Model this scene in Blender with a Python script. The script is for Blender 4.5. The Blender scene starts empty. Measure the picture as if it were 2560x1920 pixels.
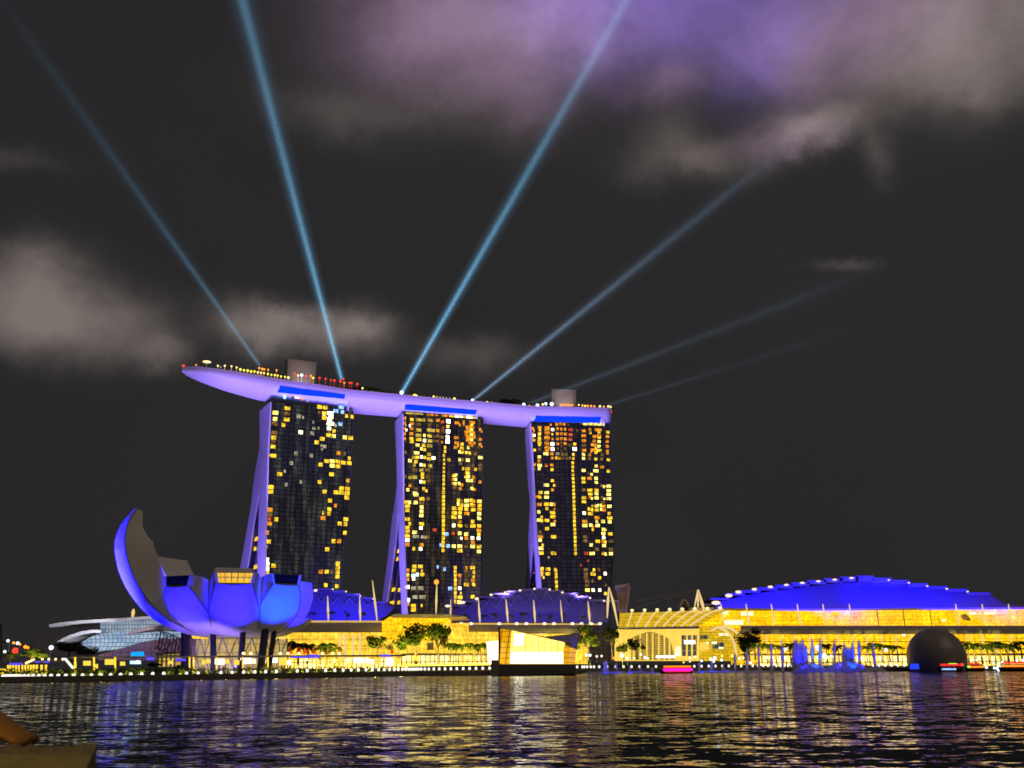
import bpy, bmesh, math, random
import numpy as np
from mathutils import Vector, Matrix
random.seed(7)
R = math.radians
C = bpy.context.scene.collection
sc = bpy.context.scene

# ------------------------------------------------------------------ camera
F, HC, ROLL = 2500.0, 4.2, R(0.4)          # focal length in full-size pixels, eye height over the water
PITCH = math.atan((1664 - 960) / F)
cam_d = bpy.data.cameras.new('camera'); cam = bpy.data.objects.new('camera', cam_d); C.objects.link(cam)
cam_d.sensor_width = 36; cam_d.lens = F / 2560 * 36; cam_d.clip_start = 0.5; cam_d.clip_end = 20000
fw = Vector((0, math.cos(PITCH), math.sin(PITCH))); rt0 = Vector((1, 0, 0)); up0 = Vector((0, -math.sin(PITCH), math.cos(PITCH)))
rt, up = rt0 * math.cos(ROLL) + up0 * -math.sin(ROLL), rt0 * math.sin(ROLL) + up0 * math.cos(ROLL)
CM = Matrix((rt, up, -fw)).transposed()
cam.matrix_world = Matrix.Translation((0, 0, HC)) @ CM.to_4x4()
sc.camera = cam
cam_d.dof.use_dof = True; cam_d.dof.focus_distance = 520; cam_d.dof.aperture_fstop = 2.4
sc.view_settings.view_transform = 'Standard'; sc.view_settings.look = 'None'
sc.view_settings.exposure = 0; sc.view_settings.gamma = 1
sc.cycles.use_denoising = True
sc.cycles.sample_clamp_indirect = 2.0; sc.cycles.sample_clamp_direct = 0
sc.cycles.filter_width = 1.65
sc.cycles.max_bounces = 6; sc.cycles.volume_bounces = 0; sc.cycles.transparent_max_bounces = 24
sc.cycles.caustics_reflective = False; sc.cycles.caustics_refractive = False

def ray(px, py):                            # direction of the sight line through a place in the photograph
    return (rt * ((px - 1280) / F) + up * ((960 - py) / F) + fw)
def P(px, py, Y):                           # the point on it at distance Y
    d = ray(px, py); k = Y / d.y
    return Vector((d.x * k, Y, HC + d.z * k))
def PZ(px, py, Z):
    d = ray(px, py); k = (Z - HC) / d.z
    return Vector((d.x * k, d.y * k, Z))
def XA(px, Y, Z):                           # X of a point seen at column px, distance Y, height Z
    u = (px - 1280) / F; b = Vector((0, Y, Z - HC))
    return (u * b.dot(fw) - b.dot(rt)) / (rt.x - u * fw.x)
def V(px, Y, Z): return Vector((XA(px, Y, Z), Y, Z))
def hit(px, py, o, d):                      # sight line against the upright plane through o along d -> (along, height)
    r = ray(px, py); n = Vector((-d.y, d.x, 0)); k = n.dot(Vector((o.x, o.y, 0))) / n.dot(Vector((r.x, r.y, 0)))
    p = r * k; return ((p.x - o.x) * d.x + (p.y - o.y) * d.y, HC + p.z)
def colof(p): q = p - Vector((0, 0, HC)); return 1280 + F * q.dot(rt) / q.dot(fw)
def rowof(p): q = p - Vector((0, 0, HC)); return 960 - F * q.dot(up) / q.dot(fw)
def azel(px, py):
    d = ray(px, py).normalized(); return math.atan2(d.x, d.y), math.asin(d.z)

# ------------------------------------------------------------------ materials
def lin(r, g, b, k=1.0):
    f = lambda c: (c / 255 / 12.92 if c <= 10 else ((c / 255 + .055) / 1.055) ** 2.4) * k
    return (f(r), f(g), f(b), 1)
class NT:
    def __init__(s, t): s.t = t; t.nodes.clear()
    def n(s, kind, **kw):
        x = s.t.nodes.new('ShaderNode' + kind)
        for k, v in kw.items():
            if k in x.inputs: s.set(x.inputs[k], v)
            else: setattr(x, k, v)
        return x
    def set(s, i, v):
        if hasattr(v, 'is_output') or hasattr(v, 'links'): s.t.links.new(v, i)
        else: i.default_value = v
    def m(s, op, a, b=0.0, c=0.0):
        x = s.t.nodes.new('ShaderNodeMath'); x.operation = op
        for i, v in enumerate((a, b, c)): s.set(x.inputs[i], v)
        return x.outputs[0]
    def vm(s, op, a, b=(0, 0, 0)):
        x = s.t.nodes.new('ShaderNodeVectorMath'); x.operation = op
        s.set(x.inputs[0], a)
        if op == 'SCALE': s.set(x.inputs['Scale'], b)
        else: s.set(x.inputs[1], b)
        return x.outputs[0]
    def mix(s, f, a, b, blend='MIX'):
        x = s.t.nodes.new('ShaderNodeMix'); x.data_type = 'RGBA'; x.blend_type = blend
        s.set(x.inputs[0], f); s.set(x.inputs[6], a); s.set(x.inputs[7], b); return x.outputs[2]
    def ramp(s, f, stops, interp='LINEAR'):
        x = s.t.nodes.new('ShaderNodeValToRGB'); s.set(x.inputs[0], f); x.color_ramp.interpolation = interp
        e = x.color_ramp.elements
        while len(e) > 1: e.remove(e[0])
        e[0].position, e[0].color = stops[0]
        for p, c in stops[1:]: q = e.new(p); q.color = c
        return x.outputs[0]
    def noise(s, vec, scale, detail=4, rough=.55, dist=0.0):
        x = s.n('TexNoise', Scale=scale, Detail=detail, Roughness=rough, Distortion=dist); s.set(x.inputs['Vector'], vec); return x.outputs[0]
    def sep(s, v): x = s.n('SeparateXYZ'); s.set(x.inputs[0], v); return x.outputs
    def comb(s, a, b, c=0.0): x = s.n('CombineXYZ', X=a, Y=b, Z=c); return x.outputs[0]
MATS = {}
def mat(name):
    m = bpy.data.materials.new(name); m.use_nodes = True; t = NT(m.node_tree)
    out = t.n('OutputMaterial'); MATS[name] = m
    return m, t, out
def pbr(name, col, rough=.6, metal=0.0, var=.25, scale=.6, spec=.4):
    m, t, out = mat(name); o = t.n('TexCoord').outputs['Object']
    f = t.noise(o, scale, 5)
    a = tuple(c * (1 - var) for c in col[:3]) + (1,); b = tuple(min(1, c * (1 + var)) for c in col[:3]) + (1,)
    p = t.n('BsdfPrincipled', Roughness=rough, Metallic=metal)
    p.inputs['Specular IOR Level'].default_value = spec
    t.set(p.inputs['Base Color'], t.mix(f, a, b)); t.t.links.new(p.outputs[0], out.inputs[0]); return m
def lamp(name, col, k=1.0, sample='AUTO'):
    m, t, out = mat(name)
    e = t.n('Emission', Color=col, Strength=k); t.t.links.new(e.outputs[0], out.inputs[0])
    m.cycles.emission_sampling = sample; return m
def litwall(name, ca, cb, bw, bh, mull=.12, k=1.0, patch=.5, pscale=.08, frame=(.05, .035, .01, 1), contrast=.45, ramp=None, sample='AUTO'):
    # a lit glass wall: panes between mullions, each room lit a little differently
    m, t, out = mat(name); o = t.sep(t.n('TexCoord').outputs['Object'])
    v = t.comb(t.m('ADD', o[0], t.m('MULTIPLY', o[1], .6)), o[2])
    br = t.n('TexBrick', offset=0.0, squash=1.0, Scale=1.0); t.set(br.inputs['Vector'], v)
    br.inputs['Color1'].default_value = ca; br.inputs['Color2'].default_value = cb; br.inputs['Mortar'].default_value = frame
    br.inputs['Mortar Size'].default_value = mull; br.inputs['Mortar Smooth'].default_value = .2
    br.inputs['Brick Width'].default_value = bw; br.inputs['Row Height'].default_value = bh
    f1 = t.noise(v, pscale, 4, .6); f2 = t.noise(v, pscale * 6, 2, .5)
    g = t.m('MULTIPLY', t.m('MULTIPLY_ADD', f1, 2 * patch, 1 - patch), t.m('MULTIPLY_ADD', f2, 2 * contrast, 1 - contrast))
    e = t.n('Emission'); t.set(e.inputs['Color'], br.outputs[0]); t.set(e.inputs['Strength'], t.m('MULTIPLY', g, k))
    gl = t.n('BsdfGlossy', Color=(.25, .25, .25, 1), Roughness=.15); ad = t.n('AddShader')
    fr = t.n('Fresnel', IOR=1.45); mx = t.n('MixShader'); dk = t.n('BsdfDiffuse', Color=(.03, .03, .03, 1))
    t.set(mx.inputs[0], fr.outputs[0]); t.t.links.new(dk.outputs[0], mx.inputs[1]); t.t.links.new(gl.outputs[0], mx.inputs[2])
    t.t.links.new(e.outputs[0], ad.inputs[0]); t.t.links.new(mx.outputs[0], ad.inputs[1]); t.t.links.new(ad.outputs[0], out.inputs[0])
    m.cycles.emission_sampling = sample; return m

# ------------------------------------------------------------------ sky, city glow
world = bpy.data.worlds.new('World'); sc.world = world; world.use_nodes = True
def build_sky():
    t = NT(world.node_tree); out = t.n('OutputWorld'); d = t.n('TexCoord').outputs['Generated']
    wob = t.n('TexNoise', Scale=5.0, Detail=9, Roughness=.66); t.set(wob.inputs['Vector'], d)
    d2 = t.vm('ADD', d, t.vm('SCALE', t.vm('SUBTRACT', wob.outputs['Color'], (.5, .5, .5)), .09))
    x, y, z = t.sep(d2)[:3]
    az = t.m('ARCTAN2', x, y); el = t.m('ARCSINE', t.m('MINIMUM', t.m('MAXIMUM', z, -1.0), 1.0))
    fine = t.noise(d, 8.0, 9, .6, .15); fine2 = t.noise(d, 3.6, 5, .6, .3)
    blobs = [  # px, py, width px, height px, strength, colour index (0 grey, 1 mauve, 2 violet)
        (1080, 10, 270, 150, .62, 1), (1400, 20, 250, 150, .60, 1), (1240, 110, 200, 100, .26, 1), (1760, -70, 330, 150, .75, 2), (1480, -40, 260, 120, .75, 2), (1800, 80, 260, 80, .28, 2),
        (2150, 50, 330, 110, .62, 1), (2480, 30, 260, 150, .75, 0), (2330, 170, 200, 70, .42, 0), (2480, 230, 90, 50, .3, 0), (1900, 165, 120, 80, .45, 2), (1690, 215, 90, 50, .3, 1), (2040, 200, 90, 60, .35, 1),
        (2060, 320, 110, 42, .75, 0), (1985, 345, 110, 40, .4, 1), (1760, 410, 140, 45, .45, 0), (1700, 350, 90, 60, .25, 0), (1250, 240, 170, 60, .24, 1), (1080, 290, 330, 80, .15, 0), (850, 290, 140, 50, .15, 0), (2190, 390, 40, 50, .25, 0),
        (60, 715, 120, 70, .78, 0), (150, 810, 170, 62, .62, 0), (30, 850, 120, 50, .4, 0), (290, 800, 90, 60, .25, 0), (390, 885, 65, 34, .42, 0), (30, 405, 100, 26, .3, 0),
        (740, 792, 150, 34, .85, 0), (900, 815, 80, 46, .8, 0), (620, 840, 90, 44, .7, 0), (790, 850, 160, 40, .35, 0), (2115, 685, 60, 14, .25, 0), (1180, 890, 120, 40, .2, 0)]
    acc = [0.0, 0.0, 0.0]
    for px, py, w, h, s, k in blobs:
        a, e = azel(px, py); sa, se = w / F * 1.0, h / F
        q = t.m('ADD', t.m('POWER', t.m('DIVIDE', t.m('SUBTRACT', az, a), sa), 2.0), t.m('POWER', t.m('ABSOLUTE', t.m('DIVIDE', t.m('SUBTRACT', el, e), se)), 2.0))
        g = t.m('MULTIPLY', t.m('EXPONENT', t.m('MULTIPLY', q, -1.0)), s)
        acc[k] = t.m('ADD', acc[k], g)
    tex = t.m('MAXIMUM', t.m('MULTIPLY_ADD', fine, 2.0, t.m('MULTIPLY_ADD', fine2, 1.5, -.75)), .05)
    base = t.mix(t.noise(d, 1.3, 4), lin(30, 28, 30), lin(47, 46, 47))
    col = base
    for k, c in enumerate((lin(116, 106, 101), lin(133, 108, 132), lin(104, 82, 160))):
        f = t.m('MINIMUM', t.m('MULTIPLY', acc[k], tex), 1.0)
        cc = t.vm('SCALE', tuple(c[:3]), f); ad = t.n('Mix', data_type='RGBA', blend_type='ADD'); ad.inputs[0].default_value = 1
        t.set(ad.inputs[6], col); t.set(ad.inputs[7], cc); col = ad.outputs[2]
    # the far horizon left of the towers keeps a little city glow
    bg = t.n('Background', Strength=1.0); t.set(bg.inputs[0], col); t.t.links.new(bg.outputs[0], out.inputs[0])
build_sky()
sd = bpy.data.lights.new('city_glow', 'SUN'); sd.energy = .32; sd.angle = R(35); sd.color = (1, .80, .52)
so = bpy.data.objects.new('city_glow', sd); C.objects.link(so); so.rotation_euler = (R(42), 0, R(38))   # glow of the business district behind the viewer

def spot(name, loc, to, power, col, ang=60, blend=.8, size=1.0):
    l = bpy.data.lights.new(name, 'SPOT'); l.energy = power; l.color = col; l.spot_size = R(ang); l.spot_blend = blend; l.shadow_soft_size = size
    o = bpy.data.objects.new(name, l); C.objects.link(o); o.location = loc
    o.rotation_euler = (Vector(to) - Vector(loc)).to_track_quat('-Z', 'Y').to_euler(); return o
def bulb(name, loc, power, col, size=.4):
    l = bpy.data.lights.new(name, 'POINT'); l.energy = power; l.color = col; l.shadow_soft_size = size
    o = bpy.data.objects.new(name, l); C.objects.link(o); o.location = loc; return o

# ------------------------------------------------------------------ building helpers
def put(o, parent=None, label=None, cat=None, group=None, kind=None):
    if o.name not in C.objects: C.objects.link(o)
    if parent is not None: o.parent = parent
    if label: o['label'] = label
    if cat: o['category'] = cat
    if group: o['group'] = group
    if kind: o['kind'] = kind
    return o
FR = {}
def thing(name, loc, label, cat, group=None, rz=0.0):
    o = bpy.data.objects.new(name, None); o.location = loc; o.rotation_euler = (0, 0, rz); o.empty_display_size = .5
    put(o, None, label, cat, group)
    FR[o.name] = (Matrix.Translation(Vector(loc)) @ Matrix.Rotation(rz, 4, 'Z')).inverted(); return o
class MB:
    def __init__(s): s.v = []; s.f = []; s.mi = []; s.cur = 0
    def add(s, vs, fs):
        b = len(s.v); s.v += [Vector(p) for p in vs]; s.f += [tuple(b + i for i in f) for f in fs]; s.mi += [s.cur] * len(fs); return s
    def box(s, c, sx, sy, sz, ax=None):
        c = Vector(c); ex = Vector(ax) if ax else Vector((1, 0, 0)); ey = Vector((-ex.y, ex.x, 0)).normalized(); ez = ex.cross(ey)
        vs = [c + ex * (sx / 2 * i) + ey * (sy / 2 * j) + ez * (sz / 2 * k) for k in (-1, 1) for j in (-1, 1) for i in (-1, 1)]
        return s.add(vs, [(0, 2, 3, 1), (4, 5, 7, 6), (0, 1, 5, 4), (2, 6, 7, 3), (0, 4, 6, 2), (1, 3, 7, 5)])
    def tube(s, pts, rad, n=6, cap=True):
        pts = [Vector(p) for p in pts]; rad = rad if isinstance(rad, (list, tuple)) else [rad] * len(pts); vs = []; fs = []
        for i, p in enumerate(pts):
            d = (pts[min(i + 1, len(pts) - 1)] - pts[max(i - 1, 0)]).normalized()
            a = d.orthogonal().normalized() if i == 0 else (a - d * a.dot(d)).normalized()
            b = d.cross(a)
            vs += [p + (a * math.cos(2 * math.pi * k / n) + b * math.sin(2 * math.pi * k / n)) * rad[i] for k in range(n)]
        for i in range(len(pts) - 1):
            fs += [(i * n + k, i * n + (k + 1) % n, (i + 1) * n + (k + 1) % n, (i + 1) * n + k) for k in range(n)]
        if cap: fs += [tuple(range(n))[::-1], tuple((len(pts) - 1) * n + k for k in range(n))]
        return s.add(vs, fs)
    def prism(s, front, off):                # a closed outline given real thickness
        n = len(front); fr = [Vector(p) for p in front]; bk = [p + (Vector(off) if not callable(off) else off(p)) for p in fr]
        return s.add(fr + bk, [tuple(range(n)), tuple(range(2 * n - 1, n - 1, -1))] + [(i, i + n, (i + 1) % n + n, (i + 1) % n) for i in range(n)])
    def grid(s, rows, close=False):
        n = len(rows[0]); vs = [p for r in rows for p in r]; m = n if close else n - 1
        return s.add(vs, [(i * n + k, i * n + (k + 1) % n, (i + 1) * n + (k + 1) % n, (i + 1) * n + k) for i in range(len(rows) - 1) for k in range(m)])
    def ball(s, c, r, n=8, m=5, sz=1.0):
        c = Vector(c); vs = [c + Vector((0, 0, r * sz))]; fs = []
        for i in range(1, m):
            a = math.pi * i / m
            vs += [c + Vector((r * math.sin(a) * math.cos(2 * math.pi * k / n), r * math.sin(a) * math.sin(2 * math.pi * k / n), r * sz * math.cos(a))) for k in range(n)]
        vs.append(c - Vector((0, 0, r * sz))); e = len(vs) - 1
        for k in range(n):
            fs.append((0, 1 + k, 1 + (k + 1) % n)); fs.append((e, e - n + (k + 1) % n, e - n + k))
            for i in range(m - 2): fs.append((1 + i * n + k, 1 + (i + 1) * n + k, 1 + (i + 1) * n + (k + 1) % n, 1 + i * n + (k + 1) % n))
        return s.add(vs, fs)
    def build(s, name, mats, parent=None, root=None, smooth=False, local=False, **kw):
        me = bpy.data.meshes.new(name); inv = None
        r = root or parent
        if r is not None and not local:
            while r.name not in FR and r.parent: r = r.parent
            inv = FR[r.name]
        vs = [inv @ p for p in s.v] if inv is not None else s.v
        me.from_pydata([tuple(p) for p in vs], [], s.f); mats = mats if isinstance(mats, (list, tuple)) else [mats]
        for m in mats: me.materials.append(MATS[m] if isinstance(m, str) else m)
        if len(mats) > 1: me.polygons.foreach_set('material_index', s.mi)
        bm = bmesh.new(); bm.from_mesh(me); bmesh.ops.recalc_face_normals(bm, faces=bm.faces); bm.to_mesh(me); bm.free()
        if smooth: me.polygons.foreach_set('use_smooth', [True] * len(me.polygons))
        o = bpy.data.objects.new(name, me); put(o, parent, **kw); return o
def single(name, mb, mats, loc, label, cat, group=None, kind=None, smooth=False):   # a thing that is one mesh
    L = Vector(loc); mb.v = [p - L for p in mb.v]
    o = mb.build(name, mats, None, smooth=smooth, label=label, cat=cat, group=group, kind=kind); o.location = L; return o
def poly(pts, Y): return [P(x, y, Y) for x, y in pts]
def slab(pts, Y, depth, mb=None): return (mb or MB()).prism(poly(pts, Y), (0, depth, 0))
def lerp(a, b, t): return a + (b - a) * t
def interp(tab, x):
    if x <= tab[0][0]: return tab[0][1]
    for (a, u), (b, v) in zip(tab, tab[1:]):
        if x <= b: return lerp(u, v, (x - a) / (b - a))
    return tab[-1][1]

# materials used in several places
pbr('white_panel', (.72, .72, .74, 1), .45, var=.06, scale=.15)
pbr('lotus_shell', (.70, .68, .64, 1), .5, var=.07, scale=.12)
pbr('roof_grey', (.40, .34, .31, 1), .5, var=.25, scale=.3)
pbr('roof_white', (.62, .62, .66, 1), .5, var=.1, scale=.2)
pbr('steel_white', (.66, .64, .58, 1), .4, var=.1)
pbr('concrete', (.26, .24, .22, 1), .8, var=.25, scale=.4)
pbr('dark_metal', (.02, .02, .022, 1), .5, var=.3)
pbr('black_paint', (.012, .012, .014, 1), .5, var=.3)
pbr('land', (.07, .065, .055, 1), .9, var=.4, scale=.1)
pbr('deck_stone', (.14, .125, .11, 1), .8, var=.3, scale=.5)
def leafmat(name, col):
    m, t, out = mat(name); o = t.n('TexCoord').outputs['Object']; f = t.noise(o, .9, 4)
    c = t.mix(f, tuple(x * .5 for x in col[:3]) + (1,), tuple(x * 1.6 for x in col[:3]) + (1,))
    d = t.n('BsdfDiffuse'); t.set(d.inputs[0], c); q = t.n('BsdfTranslucent'); t.set(q.inputs[0], c); mx = t.n('MixShader'); mx.inputs[0].default_value = .45
    t.t.links.new(d.outputs[0], mx.inputs[1]); t.t.links.new(q.outputs[0], mx.inputs[2]); t.t.links.new(mx.outputs[0], out.inputs[0])
leafmat('leaf', (.075, .11, .018)); leafmat('leaf_dark', (.035, .05, .015)); leafmat('palm_leaf', (.075, .12, .018))
pbr('bark', (.12, .085, .05, 1), .85, var=.35, scale=1.5)
lamp('lamp_white', (1, .93, .78, 1), 1.35, 'NONE')
lamp('lamp_warm', (1, .74, .30, 1), 2.0, 'NONE')
lamp('lamp_yellow', (1, .78, .08, 1), 2.0, 'NONE')
lamp('lamp_red', (1, .05, .03, 1), 1.6, 'NONE')
lamp('lamp_orange', (1, .32, .03, 1), 1.8, 'NONE')
lamp('lamp_cool', (.75, .92, 1, 1), 2.2, 'NONE')
lamp('lamp_cyan', (.05, .55, 1, 1), 1.6, 'NONE')
lamp('lamp_blue', (.02, .05, 1, 1), 1.2, 'NONE')
lamp('lamp_green', (.45, .9, .05, 1), 1.2, 'NONE')
# ------------------------------------------------------------------ water, land, promenade
SHORE = [(-260, 300), (0, 318), (160, 330), (330, 352), (640, 396), (860, 430), (1000, 452), (1040, 458), (1224, 466), (1232, 448), (1436, 462), (1442, 520), (1620, 545), (1900, 545), (2250, 530), (2600, 520), (2900, 515)]
def shore(px): return interp(SHORE, px)
WA, WB = .66, .07
def build_water():
    m, t, out = mat('bay_water'); o = t.n('TexCoord').outputs['Object']
    st = t.vm('MULTIPLY', o, (.62, 1.0, 1.0))
    def slopes(scale, amp, det):
        x = t.n('TexNoise', Scale=scale, Detail=det, Roughness=.55, Distortion=.3); t.set(x.inputs['Vector'], st); return t.vm('MULTIPLY', t.vm('SUBTRACT', x.outputs['Color'], (.5, .5, .5)), (amp * .4, amp, 0))
    nv = t.vm('ADD', t.vm('ADD', slopes(.55, WA, 2), slopes(2.1, WA * .9, 3)), (0, -WB, 1)); b = t.n('VectorMath', operation='NORMALIZE'); t.set(b.inputs[0], nv)
    p = t.n('BsdfPrincipled', Roughness=.04, IOR=1.15); p.inputs['Base Color'].default_value = (.002, .003, .005, 1)
    t.t.links.new(b.outputs[0], p.inputs['Normal']); t.t.links.new(p.outputs[0], out.inputs[0])
    w = MB(); w.add([(-2500, -300, 0), (2500, -300, 0), (2500, 1500, 0), (-2500, 1500, 0)], [(0, 1, 2, 3)])
    w.build('water', 'bay_water', kind='structure')
build_water()
DZ = 2.0
edge = [V(px, Y, DZ) for px, Y in SHORE]
m = MB(); top = edge + [Vector((5000, 500, DZ)), Vector((5000, 9000, DZ)), Vector((-5000, 9000, DZ)), Vector((-5000, 300, DZ))]
m.add(top, [tuple(range(len(top)))]); m.build('ground', 'land', kind='structure')
m = MB()                                    # the stone quay: an upright face over the water and a paved strip behind it
n = len(edge); hi = [p + Vector((0, 0, .006)) for p in edge]; lo = [Vector((p.x, p.y, -2)) for p in edge]; bk = [p + Vector((0, 9, 0)) for p in hi]
m.grid([lo, hi, bk]); m.build('promenade', 'deck_stone', kind='structure')

# ------------------------------------------------------------------ hotel towers
TW = [dict(px=674, py=996, Y=697, a=28, z=188.5), dict(px=1005, py=1037, Y=735, a=18, z=188.5), dict(px=1324, py=1063, Y=770, a=8.5, z=188.5)]
LEFT = [[(992, 676), (1043, 673.6), (1137, 669), (1215, 666.6), (1251, 666), (1330, 663.5), (1408, 662), (1447, 660), (1600, 655)],
        [(1037, 1005), (1186, 1007), (1243, 1007), (1317, 1008.7), (1409, 1011.5), (1501, 1015), (1600, 1019)],
        [(1065, 1325), (1146, 1330), (1226, 1334.5), (1287, 1337), (1350, 1341.5), (1397, 1345.5), (1467, 1351), (1600, 1362)]]
RIGHT = [[(1016, 886), (1030, 885), (1200, 878), (1251, 874), (1330, 867), (1408, 859), (1460, 853), (1600, 838)],
         [(1053, 1209), (1200, 1208), (1340, 1207), (1400, 1207), (1500, 1204), (1600, 1200)],
         [(1068, 1525), (1150, 1528), (1300, 1534), (1390, 1535), (1420, 1532), (1600, 1524)]]
SIDE = [dict(out=[(1000, 650), (1100, 650), (1127, 645), (1168, 637), (1240, 629), (1251, 627), (1317, 615.7), (1400, 601), (1431, 597), (1600, 566)],
             gl=[(1212, 648), (1236, 645), (1298, 634), (1361, 626), (1431, 614), (1600, 585)], gr=[(1212, 648.5), (1298, 647), (1377, 644), (1455, 643), (1600, 640)]),
        dict(out=[(1047, 987.5), (1159, 992), (1200, 992), (1235, 987.6), (1280, 980), (1372, 970), (1446, 960), (1600, 938)],
             gl=[(1266, 996), (1286, 994), (1335, 990), (1381, 984), (1446, 974), (1501, 965.5), (1600, 948)], gr=[(1266, 996.5), (1335, 996.5), (1409, 998.6), (1501, 1003), (1600, 1007)]),
        dict(out=[(1073, 1313), (1120, 1315), (1200, 1320), (1250, 1325), (1287, 1323), (1330, 1321), (1400, 1316), (1467, 1311), (1600, 1300)],
             gl=[(1347, 1331), (1380, 1328), (1420, 1325.5), (1467, 1322), (1600, 1311)], gr=[(1347, 1331.5), (1397, 1337), (1467, 1340), (1600, 1348)])]
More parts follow.
